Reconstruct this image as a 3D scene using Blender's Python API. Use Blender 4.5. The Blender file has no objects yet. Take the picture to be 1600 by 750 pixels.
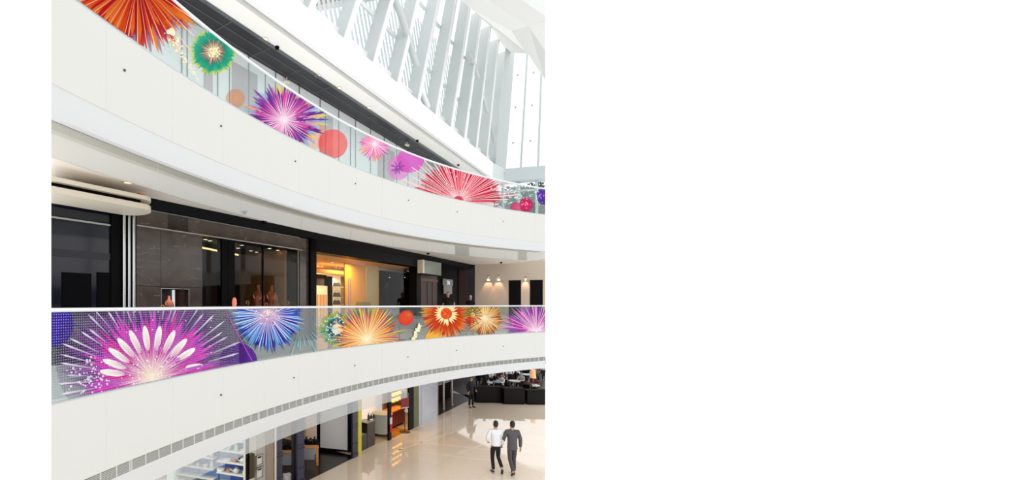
import bpy, bmesh, math, random
from mathutils import Vector, Matrix
random.seed(7)
R_ = math.radians
C = bpy.context.scene.collection
sc = bpy.context.scene

# ------------------------------------------------------------------ camera, world, exposure
EYE = 5.9
F, CX, HY = 700.0, 466.0, 475.3
cd = bpy.data.cameras.new('camera'); cam = bpy.data.objects.new('camera', cd); C.objects.link(cam)
cam.location = (0, 0, EYE); cam.rotation_euler = (R_(90), 0, 0)
cd.sensor_width = 36; cd.lens = 36 * F / 1600
cd.shift_x = (800 - CX) / 1600; cd.shift_y = (HY - 375) / 1600
cd.clip_end = 500
sc.camera = cam
sc.view_settings.view_transform = 'Standard'; sc.view_settings.look = 'None'
sc.view_settings.gamma = 1; sc.view_settings.exposure = 0
sc.view_settings.use_curve_mapping = False
world = bpy.data.worlds.new('overcast_sky'); sc.world = world; world.use_nodes = True
bg = world.node_tree.nodes['Background']
bg.inputs[0].default_value = (1.0, 1.0, 1.0, 1); bg.inputs[1].default_value = 1.4

def lamp(name, kind, loc, energy, color=(1, 1, 1), size=.3, rot=(0, 0, 0), spot=60, blend=.6, size_y=None):
    d = bpy.data.lights.new(name, kind); d.energy = energy; d.color = color
    if kind == 'AREA':
        d.size = size
        if size_y: d.shape = 'RECTANGLE'; d.size_y = size_y
    else: d.shadow_soft_size = size
    if kind == 'SPOT': d.spot_size = R_(spot); d.spot_blend = blend
    o = bpy.data.objects.new(name, d); C.objects.link(o); o.location = loc; o.rotation_euler = rot
    return o

# ------------------------------------------------------------------ geometry of the place
CC = Vector((20.45, -4.57)); RAD = 25.22          # the round void: centre and radius
S0 = Vector((2.29, 17.4)); U = Vector((.631, .776)).normalized(); N = Vector((-U.y, U.x))   # the straight shop line

def ray(x, y): return Vector(((x - CX) / F, 1.0, (HY - y) / F))
def at(x, y, Y): r = ray(x, y) * Y; return Vector((r.x, r.y, r.z + EYE))
def onz(x, y, z): r = ray(x, y); return at(x, y, (z - EYE) / r.z)
def cyl(x, off=0.0):                                # depth at which a picture column meets the curved edge
    a = (x - CX) / F; r = RAD + off
    A = a * a + 1; B = -2 * (a * CC.x + CC.y); c = CC.x ** 2 + CC.y ** 2 - r * r
    Y = (-B + math.sqrt(B * B - 4 * A * c)) / (2 * A)
    return Y
def cyl_th(x, off=0.0):
    Y = cyl(x, off); return math.atan2(Y - CC.y, (x - CX) / F * Y - CC.x)
def cyl_sz(x, y, off=0.0):
    Y = cyl(x, off); th = math.atan2(Y - CC.y, (x - CX) / F * Y - CC.x)
    return th, EYE + (HY - y) / F * Y
def pc(th, z, off=0.0): return Vector((CC.x + (RAD + off) * math.cos(th), CC.y + (RAD + off) * math.sin(th), z))
def T(x, w=0.0):                                    # position along the shop line seen in column x
    a = (x - CX) / F; P = S0 + N * w
    return (a * P.y - P.x) / (U.x - a * U.y)
def sh(t, w, z): p = S0 + U * t + N * w; return Vector((p.x, p.y, z))
def shz(x, y, w=0.0):                               # height seen at a pixel on the shop line
    t = T(x, w); p = sh(t, w, 0); return EYE + (HY - y) / F * p.y
TH0, TH1 = R_(104), R_(166)

# ------------------------------------------------------------------ mesh helpers
class MB:
    def __init__(s): s.v = []; s.f = []
    def add(s, vs, fs):
        b = len(s.v); s.v += [Vector(v) for v in vs]; s.f += [tuple(b + i for i in f) for f in fs]; return s
    def hexa(s, p): return s.add(p, [(0, 3, 2, 1), (4, 5, 6, 7), (0, 1, 5, 4), (1, 2, 6, 5), (2, 3, 7, 6), (3, 0, 4, 7)])
    def box(s, c, d, rz=0.0):
        c = Vector(c); x, y, z = (k / 2 for k in d); cs, sn = math.cos(rz), math.sin(rz)
        P = []
        for dz in (-z, z):
            for dx, dy in ((-x, -y), (x, -y), (x, y), (-x, y)):
                P.append((c.x + dx * cs - dy * sn, c.y + dx * sn + dy * cs, c.z + dz))
        return s.hexa(P)
    def sbox(s, t0, t1, w0, w1, z0, z1):            # box in the shop frame
        return s.hexa([sh(t0, w0, z0), sh(t1, w0, z0), sh(t1, w1, z0), sh(t0, w1, z0),
                       sh(t0, w0, z1), sh(t1, w0, z1), sh(t1, w1, z1), sh(t0, w1, z1)])
    def tube(s, pts, r, n=10, cap=True):
        pts = [Vector(p) for p in pts]; rs = r if isinstance(r, (list, tuple)) else [r] * len(pts)
        b = len(s.v); up = None
        for i, p in enumerate(pts):
            d = (pts[min(i + 1, len(pts) - 1)] - pts[max(i - 1, 0)]).normalized()
            if up is None: up = Vector((0, 0, 1)) if abs(d.z) < .9 else Vector((1, 0, 0))
            a = d.cross(up).normalized(); e = a.cross(d).normalized(); up = e
            for k in range(n):
                an = 2 * math.pi * k / n; s.v.append(p + (a * math.cos(an) + e * math.sin(an)) * rs[i])
        for i in range(len(pts) - 1):
            for k in range(n):
                k2 = (k + 1) % n; s.f.append((b + i * n + k, b + i * n + k2, b + (i + 1) * n + k2, b + (i + 1) * n + k))
        if cap:
            s.f.append(tuple(b + k for k in reversed(range(n)))); s.f.append(tuple(b + (len(pts) - 1) * n + k for k in range(n)))
        return s
    def lathe(s, prof, c, n=24, sx=1.0, sy=1.0):
        c = Vector(c); b = len(s.v)
        for r, z in prof:
            for k in range(n):
                a = 2 * math.pi * k / n; s.v.append(Vector((c.x + r * sx * math.cos(a), c.y + r * sy * math.sin(a), c.z + z)))
        m = len(prof)
        for i in range(m - 1):
            for k in range(n):
                k2 = (k + 1) % n; s.f.append((b + i * n + k, b + i * n + k2, b + (i + 1) * n + k2, b + (i + 1) * n + k))
        s.f.append(tuple(b + k for k in reversed(range(n)))); s.f.append(tuple(b + (m - 1) * n + k for k in range(n)))
        return s
    def ring(s, prof, a0=None, a1=None, n=72, closed=True):   # sweep a (offset, z) profile along the round edge
        a0 = TH0 if a0 is None else a0; a1 = TH1 if a1 is None else a1
        b = len(s.v); m = len(prof)
        for i in range(n + 1):
            th = a0 + (a1 - a0) * i / n
            for off, z in prof: s.v.append(pc(th, z, off))
        for i in range(n):
            for k in range(m if closed else m - 1):
                k2 = (k + 1) % m
                s.f.append((b + i * m + k, b + i * m + k2, b + (i + 1) * m + k2, b + (i + 1) * m + k))
        if closed:
            s.f.append(tuple(b + k for k in reversed(range(m)))); s.f.append(tuple(b + n * m + k for k in range(m)))
        return s
    def slab(s, poly, dz):                          # polygon of 3-D points thickened by a vector
        n = len(poly); b = len(s.v); dz = Vector(dz)
        s.v += [Vector(p) for p in poly] + [Vector(p) + dz for p in poly]
        s.f.append(tuple(b + i for i in range(n))); s.f.append(tuple(b + n + i for i in reversed(range(n))))
        for i in range(n):
            j = (i + 1) % n; s.f.append((b + j, b + i, b + n + i, b + n + j))
        return s
    def build(s, name, mat, parent=None, smooth=False, origin=None, bevel=0):
        me = bpy.data.meshes.new(name)
        o = bpy.data.objects.new(name, me); C.objects.link(o)
        base = Vector((0, 0, 0))
        if parent is not None: base = Vector(parent['_o']) if '_o' in parent else Vector((0, 0, 0))
        if parent is None and origin is not None: base = Vector(origin); o.location = base; o['_o'] = tuple(base)
        elif parent is None: o['_o'] = (0.0, 0.0, 0.0)
        else: o['_o'] = tuple(base)
        me.from_pydata([v - base for v in s.v], [], s.f); me.update()
        bm = bmesh.new(); bm.from_mesh(me); bmesh.ops.recalc_face_normals(bm, faces=bm.faces); bm.to_mesh(me); bm.free()
        me.materials.append(mat)
        if smooth:
            for p in me.polygons: p.use_smooth = True
            me.set_sharp_from_angle(angle=R_(38))
        if parent is not None: o.parent = parent
        if bevel:
            md = o.modifiers.new('bevel', 'BEVEL'); md.width = bevel; md.segments = 2; md.limit_method = 'ANGLE'
        return o

def tag(o, label=None, cat=None, group=None, kind=None):
    if label: o['label'] = label
    if cat: o['category'] = cat
    if group: o['group'] = group
    if kind: o['kind'] = kind
    return o
def thing(name, loc, label, cat, group=None, kind=None):
    o = bpy.data.objects.new(name, None); C.objects.link(o); o.location = loc; o['_o'] = tuple(loc)
    o.empty_display_size = .1
    return tag(o, label, cat, group, kind)
def struct(o): o['kind'] = 'structure'; return o
def dup(root, loc, label=None, rz=None, group=None, scale=None):
    r = root.copy(); C.objects.link(r); r.location = loc; r['_o'] = tuple(loc)
    if rz is not None: r.rotation_euler = (0, 0, rz)
    if scale: r.scale = (scale,) * 3
    if label: r['label'] = label
    if group: r['group'] = group
    for ch in list(root.children):
        c = ch.copy(); C.objects.link(c); c.parent = r
        for g in list(ch.children):
            d = g.copy(); C.objects.link(d); d.parent = c
    return r

# ------------------------------------------------------------------ materials
def lin(c):
    return tuple(((k / 255) / 12.92 if k / 255 <= .04045 else ((k / 255 + .055) / 1.055) ** 2.4) for k in c)
MATS = {}
def mat(name, rgb, rough=.5, metal=0, var=.04, scale=6, bump=0, spec=.5, emit=None, estr=0, coat=0):
    if name in MATS: return MATS[name]
    m = bpy.data.materials.new(name); m.use_nodes = True; nt = m.node_tree; b = nt.nodes['Principled BSDF']
    c = lin(rgb)
    tc = nt.nodes.new('ShaderNodeTexCoord'); no = nt.nodes.new('ShaderNodeTexNoise'); no.inputs['Scale'].default_value = scale
    no.inputs['Detail'].default_value = 4
    nt.links.new(tc.outputs['Object'], no.inputs['Vector'])
    mx = nt.nodes.new('ShaderNodeMix'); mx.data_type = 'RGBA'
    mx.inputs[6].default_value = tuple(k * (1 - var) for k in c) + (1,); mx.inputs[7].default_value = tuple(min(1, k * (1 + var)) for k in c) + (1,)
    nt.links.new(no.outputs[0], mx.inputs[0]); nt.links.new(mx.outputs[2], b.inputs['Base Color'])
    b.inputs['Roughness'].default_value = rough; b.inputs['Metallic'].default_value = metal
    b.inputs['Specular IOR Level'].default_value = spec; b.inputs['Coat Weight'].default_value = coat
    b.inputs['Coat Roughness'].default_value = .03
    if bump:
        bp = nt.nodes.new('ShaderNodeBump'); bp.inputs['Strength'].default_value = bump; bp.inputs['Distance'].default_value = .01
        nt.links.new(no.outputs[0], bp.inputs['Height']); nt.links.new(bp.outputs[0], b.inputs['Normal'])
    if emit: b.inputs['Emission Color'].default_value = lin(emit) + (1,); b.inputs['Emission Strength'].default_value = estr
    MATS[name] = m; return m

def glass(name, tint=(235, 245, 243), f0=.05, milk=0.0, graze=1.0, milkcol=(220, 230, 230), rough=0.0):
    if name in MATS: return MATS[name]
    m = bpy.data.materials.new(name); m.use_nodes = True; nt = m.node_tree; nt.nodes.clear()
    out = nt.nodes.new('ShaderNodeOutputMaterial')
    tr = nt.nodes.new('ShaderNodeBsdfTransparent'); tr.inputs[0].default_value = lin(tint) + (1,)
    gl = nt.nodes.new('ShaderNodeBsdfGlossy'); gl.inputs['Roughness'].default_value = rough
    lw = nt.nodes.new('ShaderNodeLayerWeight'); lw.inputs[0].default_value = .5
    pw = nt.nodes.new('ShaderNodeMath'); pw.operation = 'POWER'; pw.inputs[1].default_value = 5
    ma = nt.nodes.new('ShaderNodeMath'); ma.operation = 'MULTIPLY_ADD'; ma.inputs[1].default_value = (1 - f0) * graze; ma.inputs[2].default_value = f0
    nt.links.new(lw.outputs['Facing'], pw.inputs[0]); nt.links.new(pw.outputs[0], ma.inputs[0])
    mx = nt.nodes.new('ShaderNodeMixShader'); nt.links.new(ma.outputs[0], mx.inputs[0])
    base = tr.outputs[0]
    if milk:
        df = nt.nodes.new('ShaderNodeBsdfDiffuse'); df.inputs[0].default_value = lin(milkcol) + (1,)
        m2 = nt.nodes.new('ShaderNodeMixShader'); m2.inputs[0].default_value = milk
        nt.links.new(tr.outputs[0], m2.inputs[1]); nt.links.new(df.outputs[0], m2.inputs[2]); base = m2.outputs[0]
    nt.links.new(base, mx.inputs[1]); nt.links.new(gl.outputs[0], mx.inputs[2]); nt.links.new(mx.outputs[0], out.inputs[0])
    MATS[name] = m; return m

def print_mat():
    m = bpy.data.materials.new('printed_film'); m.use_nodes = True; nt = m.node_tree; nt.nodes.clear()
    out = nt.nodes.new('ShaderNodeOutputMaterial'); at_ = nt.nodes.new('ShaderNodeVertexColor'); at_.layer_name = 'Col'
    df = nt.nodes.new('ShaderNodeBsdfDiffuse'); tl = nt.nodes.new('ShaderNodeBsdfTranslucent'); tr = nt.nodes.new('ShaderNodeBsdfTransparent')
    m1 = nt.nodes.new('ShaderNodeMixShader'); m1.inputs[0].default_value = .2
    m2 = nt.nodes.new('ShaderNodeMixShader')
    nt.links.new(at_.outputs[0], df.inputs[0]); nt.links.new(at_.outputs[0], tl.inputs[0])
    nt.links.new(df.outputs[0], m1.inputs[1]); nt.links.new(tl.outputs[0], m1.inputs[2])
    nt.links.new(at_.outputs[1], m2.inputs[0]); nt.links.new(tr.outputs[0], m2.inputs[1]); nt.links.new(m1.outputs[0], m2.inputs[2])
    nt.links.new(m2.outputs[0], out.inputs[0]); return m
PRINT = print_mat()

def dotfilm_mat():
    m = bpy.data.materials.new('dotted_film'); m.use_nodes = True; nt = m.node_tree; nt.nodes.clear()
    out = nt.nodes.new('ShaderNodeOutputMaterial'); uv = nt.nodes.new('ShaderNodeUVMap'); uv.uv_map = 'UV'
    sep = nt.nodes.new('ShaderNodeSeparateXYZ'); nt.links.new(uv.outputs[0], sep.inputs[0])
    def M(op, a, b=None):
        n = nt.nodes.new('ShaderNodeMath'); n.operation = op
        for i, k in enumerate((a, b)):
            if k is None: continue
            if isinstance(k, (int, float)): n.inputs[i].default_value = k
            else: nt.links.new(k, n.inputs[i])
        return n.outputs[0]
    p = .0315
    fx = M('SUBTRACT', M('FRACT', M('DIVIDE', sep.outputs[0], p)), .5); fy = M('SUBTRACT', M('FRACT', M('DIVIDE', sep.outputs[1], p)), .5)
    d = M('ADD', M('MULTIPLY', fx, fx), M('MULTIPLY', fy, fy))
    dot = M('LESS_THAN', d, .07); al = M('MULTIPLY', dot, .24)
    df = nt.nodes.new('ShaderNodeBsdfDiffuse'); df.inputs[0].default_value = (.85, .82, .85, 1); tr = nt.nodes.new('ShaderNodeBsdfTransparent')
    mx = nt.nodes.new('ShaderNodeMixShader'); nt.links.new(al, mx.inputs[0]); nt.links.new(tr.outputs[0], mx.inputs[1]); nt.links.new(df.outputs[0], mx.inputs[2])
    nt.links.new(mx.outputs[0], out.inputs[0]); return m

def marble(name, rgb, vein, scale=1.0, rough=.12, wave=.035):
    m = bpy.data.materials.new(name); m.use_nodes = True; nt = m.node_tree; b = nt.nodes['Principled BSDF']
    tc = nt.nodes.new('ShaderNodeTexCoord'); no = nt.nodes.new('ShaderNodeTexNoise'); no.inputs['Scale'].default_value = 1.3 * scale
    no.inputs['Detail'].default_value = 7; no.inputs['Distortion'].default_value = 1.4
    nt.links.new(tc.outputs['Object'], no.inputs['Vector'])
    r1 = nt.nodes.new('ShaderNodeValToRGB'); e = r1.color_ramp.elements
    c = lin(rgb); e[0].position = .3; e[0].color = tuple(k * .72 for k in c) + (1,); e[1].position = .75; e[1].color = tuple(min(1, k * 1.35) for k in c) + (1,)
    nt.links.new(no.outputs[0], r1.inputs[0])
    n2 = nt.nodes.new('ShaderNodeTexNoise'); n2.inputs['Scale'].default_value = .9 * scale; n2.inputs['Detail'].default_value = 3; n2.inputs['Distortion'].default_value = .8
    mp = nt.nodes.new('ShaderNodeMapping'); mp.inputs['Rotation'].default_value = (.3, .9, .5); mp.inputs['Scale'].default_value = (.35, .6, 2.4)
    nt.links.new(tc.outputs['Object'], mp.inputs[0]); nt.links.new(mp.outputs[0], n2.inputs['Vector'])
    sb = nt.nodes.new('ShaderNodeMath'); sb.operation = 'SUBTRACT'; sb.inputs[1].default_value = .5
    ab = nt.nodes.new('ShaderNodeMath'); ab.operation = 'ABSOLUTE'; lt = nt.nodes.new('ShaderNodeMapRange')
    lt.inputs[1].default_value = 0; lt.inputs[2].default_value = .0025; lt.inputs[3].default_value = .35; lt.inputs[4].default_value = 0
    nt.links.new(n2.outputs[0], sb.inputs[0]); nt.links.new(sb.outputs[0], ab.inputs[0]); nt.links.new(ab.outputs[0], lt.inputs[0])
    mx = nt.nodes.new('ShaderNodeMix'); mx.data_type = 'RGBA'; mx.inputs[7].default_value = lin(vein) + (1,)
    nt.links.new(lt.outputs[0], mx.inputs[0]); nt.links.new(r1.outputs[0], mx.inputs[6]); nt.links.new(mx.outputs[2], b.inputs['Base Color'])
    b.inputs['Roughness'].default_value = rough
    return m

def floor_mat(name, rgb, rough=.05, spec=.6, tile=1.6, var=.05):
    m = bpy.data.materials.new(name); m.use_nodes = True; nt = m.node_tree; b = nt.nodes['Principled BSDF']
    tc = nt.nodes.new('ShaderNodeTexCoord'); mp = nt.nodes.new('ShaderNodeMapping'); mp.inputs['Rotation'].default_value = (0, 0, -math.atan2(U.y, U.x))
    nt.links.new(tc.outputs['Object'], mp.inputs[0])
    br = nt.nodes.new('ShaderNodeTexBrick'); br.offset = 0; br.inputs['Scale'].default_value = 1
    br.inputs['Brick Width'].default_value = tile; br.inputs['Row Height'].default_value = tile; br.inputs['Mortar Size'].default_value = .006
    c = lin(rgb)
    br.inputs['Color1'].default_value = tuple(k * (1 - var) for k in c) + (1,); br.inputs['Color2'].default_value = tuple(min(1, k * (1 + var)) for k in c) + (1,)
    br.inputs['Mortar'].default_value = tuple(k * .8 for k in c) + (1,)
    nt.links.new(mp.outputs[0], br.inputs['Vector']); nt.links.new(br.outputs[0], b.inputs['Base Color'])
    b.inputs['Roughness'].default_value = rough; b.inputs['Specular IOR Level'].default_value = spec
    return m

WHITE = mat('white_plaster', (212, 212, 208), .55, var=.012, scale=1.2)
BRIGHT = mat('bright_white', (240, 241, 241), .5, var=.01)
WHITE2 = mat('white_band', (211, 213, 214), .6, var=.01)
SEAM = mat('seam_grey', (205, 205, 202), .7)
STUD = mat('dark_stud', (90, 92, 90), .4, .6)
CEILM = mat('ceiling_beige', (243, 234, 224), .5, var=.02)
CEILW = mat('soffit_white', (246, 245, 240), .6, var=.02)
GRILLE_D = mat('grille_dark', (120, 122, 118), .7)
GRILLE_L = mat('grille_light', (205, 206, 200), .5)
CHROME = mat('brushed_steel', (205, 206, 205), .25, 1, var=.02, scale=3)
STEEL = mat('satin_steel', (170, 170, 168), .35, .9, var=.03, scale=3)
DARK = mat('black_metal', (11, 11, 12), .4, spec=.05)
DARKC = mat('dark_soffit', (40, 40, 44), .4, var=.15, scale=3, spec=.3)
DARKP = mat('dark_panel', (20, 17, 17), .7, var=.2, spec=.04)
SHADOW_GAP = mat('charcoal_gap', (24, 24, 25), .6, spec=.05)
NAVY = mat('navy_lacquer', (38, 38, 66), .3)
NAVYGLASS = mat('navy_shopfront', (16, 17, 30), .08, var=.2)
GREYMET = mat('grey_metal', (186, 194, 196), .45, .2)
FINM = mat('fin_grey', (204, 210, 210), .5, .0)
FINW = mat('fin_white', (238, 240, 240), .5)
BROWNP = mat('brown_timber', (66, 46, 38), .5, var=.2, scale=12)
TAN = mat('tan_stone', (192, 176, 158), .6, var=.06, scale=9)
CREAM = mat('cream_lacquer', (222, 214, 196), .4)
GOLD = mat('amber_panel', (214, 146, 40), .35, var=.12)
SAGE = mat('sage_glass_box', (120, 130, 120), .15)
BAG = mat('black_leather', (22, 18, 18), .35, bump=.1)
COPPER = mat('copper_satin', (196, 120, 84), .3, .7)
ROSE = mat('rose_velvet', (150, 92, 84), .8)
WOOD = mat('orange_wood', (206, 142, 80), .45, var=.15, scale=18)
MARBLE = marble('brown_marble', (74, 64, 58), (200, 190, 180))
GLASSB = glass('balustrade_glass', (240, 246, 245), .07, .05, 1.0, (190, 205, 205))
GLASSW = glass('window_glass', (252, 254, 254), .02, 0.0, .25)
GLASSC = glass('clear_glass', (250, 252, 252), .006, 0.0, .3)
GLASSS = glass('smoke_barrier_glass', (236, 238, 236), .16, .06, 1.0, (235, 235, 232))
SHOPG = glass('shop_window_glass', (225, 225, 225), .02, 0.0, .7)
LIT = mat('lit_lamp', (255, 240, 215), .5, emit=(255, 236, 205), estr=4)
WARMLIT = mat('warm_lit_strip', (255, 220, 160), .5, emit=(255, 205, 130), estr=3.2)
FLOORM = floor_mat('polished_floor', (236, 223, 206), .05, 1.0)
WALK = floor_mat('walkway_stone', (214, 216, 214), .12, .6, 1.2)

# ------------------------------------------------------------------ setting: floors, slabs, fascias
fl = MB().slab([Vector((-30, -32, 0)), Vector((48, -32, 0)), Vector((48, 52, 0)), Vector((-30, 52, 0))], (0, 0, -.3))
floor = struct(fl.build('floor', FLOORM))
INLAY = mat('pale_inlay', (238, 230, 216), .08, spec=.7)
def strip(x0, y0, x1, y1, wd=.05):
    a, b = onz(x0, y0, .0), onz(x1, y1, .0); d = (b - a).normalized(); n = Vector((-d.y, d.x, 0)) * wd
    return MB().slab([a - n, b - n, b + n, a + n], (0, 0, .003))
for q in ((600, 711, 770, 654, .05), (632, 689, 930, 719, .05), (612, 701, 930, 739, .05), (716, 708, 905, 640, .04)):
    strip(*q).build('floor_inlay', INLAY, floor)

def slab_ring(name, z0, z1, m, r0=.12, r1=14):
    return struct(MB().ring([(r0, z0), (r0, z1), (r1, z1), (r1, z0)]).build(name, m))
Z2B, Z2G0, Z2G1, Z2E, Z2S = 4.76, 3.73, 3.575, 3.25, 2.95
Z3B, Z3G, Z3E, Z3S = 9.60, 8.44, 8.09, 7.70
# level 2: walkway slab, its round white edge with the air slot, the band beneath
slab_ring('floor', 3.32, 4.7, WALK)
slab_ring('ceiling', 3.26, 3.32, CEILM, .14)
slab_ring('floor', 8.40, 9.54, WALK)
slab_ring('ceiling', 8.33, 8.40, CEILM, .3)
def fascia(name, prof):
    o = struct(MB().ring(prof, n=120).build(name, WHITE, smooth=True)); o.data.materials.append(WHITE2)
    lim = Z2G1 if name == 'trim_1' else Z3G
    for p in o.data.polygons:
        if p.center.z < lim - .005: p.material_index = 1
    return o
fa2 = fascia('trim_1', [(0, Z2B), (0, Z2G0), (.06, Z2G0), (.06, Z2G1), (.0, Z2G1), (.07, Z2E), (.16, Z2E), (.16, Z2B)])
fa3 = fascia('trim_2', [(0, Z3B), (0, Z3G), (.012, Z3G - .008), (.035, Z3E + .06), (.06, Z3E), (.17, Z3E), (.17, Z3E + .12), (.30, Z3E + .12), (.30, Z3B), (.1, Z3B)])
tag(fa2, kind='structure'); 
b3 = MB().ring([(.165, Z3E - .002), (.185, Z3E - .002), (.185, Z3E + .02), (.165, Z3E + .02)]).build('edge_bead', CHROME, fa3)
MB().ring([(.19, Z3E + .1), (.29, Z3E + .1), (.29, Z3E + .118), (.19, Z3E + .118)]).build('shadow_gap', mat('grey_gap', (120, 124, 126), .6), fa3)
# air grille in level 2's edge
gr = MB().ring([(.045, Z2G1 + .002), (.045, Z2G0 - .002), (.058, Z2G0 - .002), (.058, Z2G1 + .002)], n=120).build('grille_back', GRILLE_D, fa2)
g = MB()
for k in range(7):
    z = Z2G1 + .012 + k * .0215; g.ring([(.012, z), (.012, z + .007), (.045, z + .007), (.045, z)], n=120)
g.build('grille_slat', GRILLE_L, fa2)
g = MB(); th = TH0
k = 0
while th < TH1:
    for dd in ((0, .0014) if k % 6 == 0 else (0,)):
        a = th + dd; g.hexa([pc(a, Z2G1, .006), pc(a + .0006, Z2G1, .006), pc(a + .0006, Z2G1, .05), pc(a, Z2G1, .05),
                              pc(a, Z2G0, .006), pc(a + .0006, Z2G0, .006), pc(a + .0006, Z2G0, .05), pc(a, Z2G0, .05)])
    th += .0105; k += 1
g.build('grille_divider', GRILLE_L, fa2)
def seams(par, z0, z1, step=.05, a0=TH0):
    g = MB(); th = a0
    while th < TH1:
        g.hexa([pc(th, z0, -.0012), pc(th + .00012, z0, -.0012), pc(th + .00012, z0, .002), pc(th, z0, .002),
                pc(th, z1, -.0012), pc(th + .00012, z1, -.0012), pc(th + .00012, z1, .002), pc(th, z1, .002)]); th += step
    g.build('panel_seam', SEAM, par)
seams(fa2, Z2G0 + .004, Z2B - .01); seams(fa3, Z3G + .004, Z3B - .01)
g = MB().ring([(-.002, Z2B - .02), (-.002, Z2B + .0), (.03, Z2B + .004), (.03, Z2B - .02)]); g.build('glass_channel', GREYMET, fa2)
g = MB().ring([(-.002, Z3B - .02), (-.002, Z3B + .0), (.03, Z3B + .004), (.03, Z3B - .02)]); g.build('glass_channel', GREYMET, fa3)
# little fixing studs on the white edges
for j, (lvl, pts) in enumerate((('lower', ((345, 617), (459, 590), (554, 571), (637, 557.6), (713, 547.6), (786, 541))),
                                ('upper', ((194, 110), (345, 197), (461, 252), (555, 287), (638, 313), (714, 331), (786, 346))))):
    names = {'lower': 'dark fixing stud on the lower balcony edge', 'upper': 'dark fixing stud on the upper balcony edge'}
    for q, (x, y) in enumerate(pts):
        th, z = cyl_sz(x, y); c = pc(th, z, 0); inn = Vector((CC.x - c.x, CC.y - c.y, 0)).normalized()
        s = MB().tube([c, c + inn * .018, c + inn * .026], [.017, .017, .01], 12).build('fixing_stud', STUD, origin=c)
        under = {'lower': ['below the purple firework\'s right side', 'below the blue firework', 'below the teal firework', 'below the red ball', 'below the red and orange firework', 'right of the brown-gold firework'],
                 'upper': ['at far left', 'below the green firework', 'below the purple and pink firework', 'below the red disc', 'below the two violet discs', 'below the crimson burst', 'below the right end of the crimson burst']}[lvl][q]
        tag(s, names[lvl] + ' ' + under, 'fixing stud', 'studs on the balcony edges')

# ------------------------------------------------------------------ balustrades: glass panels, rail, fireworks printed on the glass
def clip_poly(P, lo, hi):
    for side, lim in ((1, lo), (-1, hi)):
        out = []
        for i in range(len(P)):
            a, b = P[i], P[(i + 1) % len(P)]
            da, db = side * (a[1] - lim), side * (b[1] - lim)
            if da >= 0: out.append(a)
            if (da >= 0) != (db >= 0):
                k = da / (da - db); out.append(tuple(a[i2] + (b[i2] - a[i2]) * k for i2 in range(len(a))))
        P = out
        if len(P) < 3: return []
    return P

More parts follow.
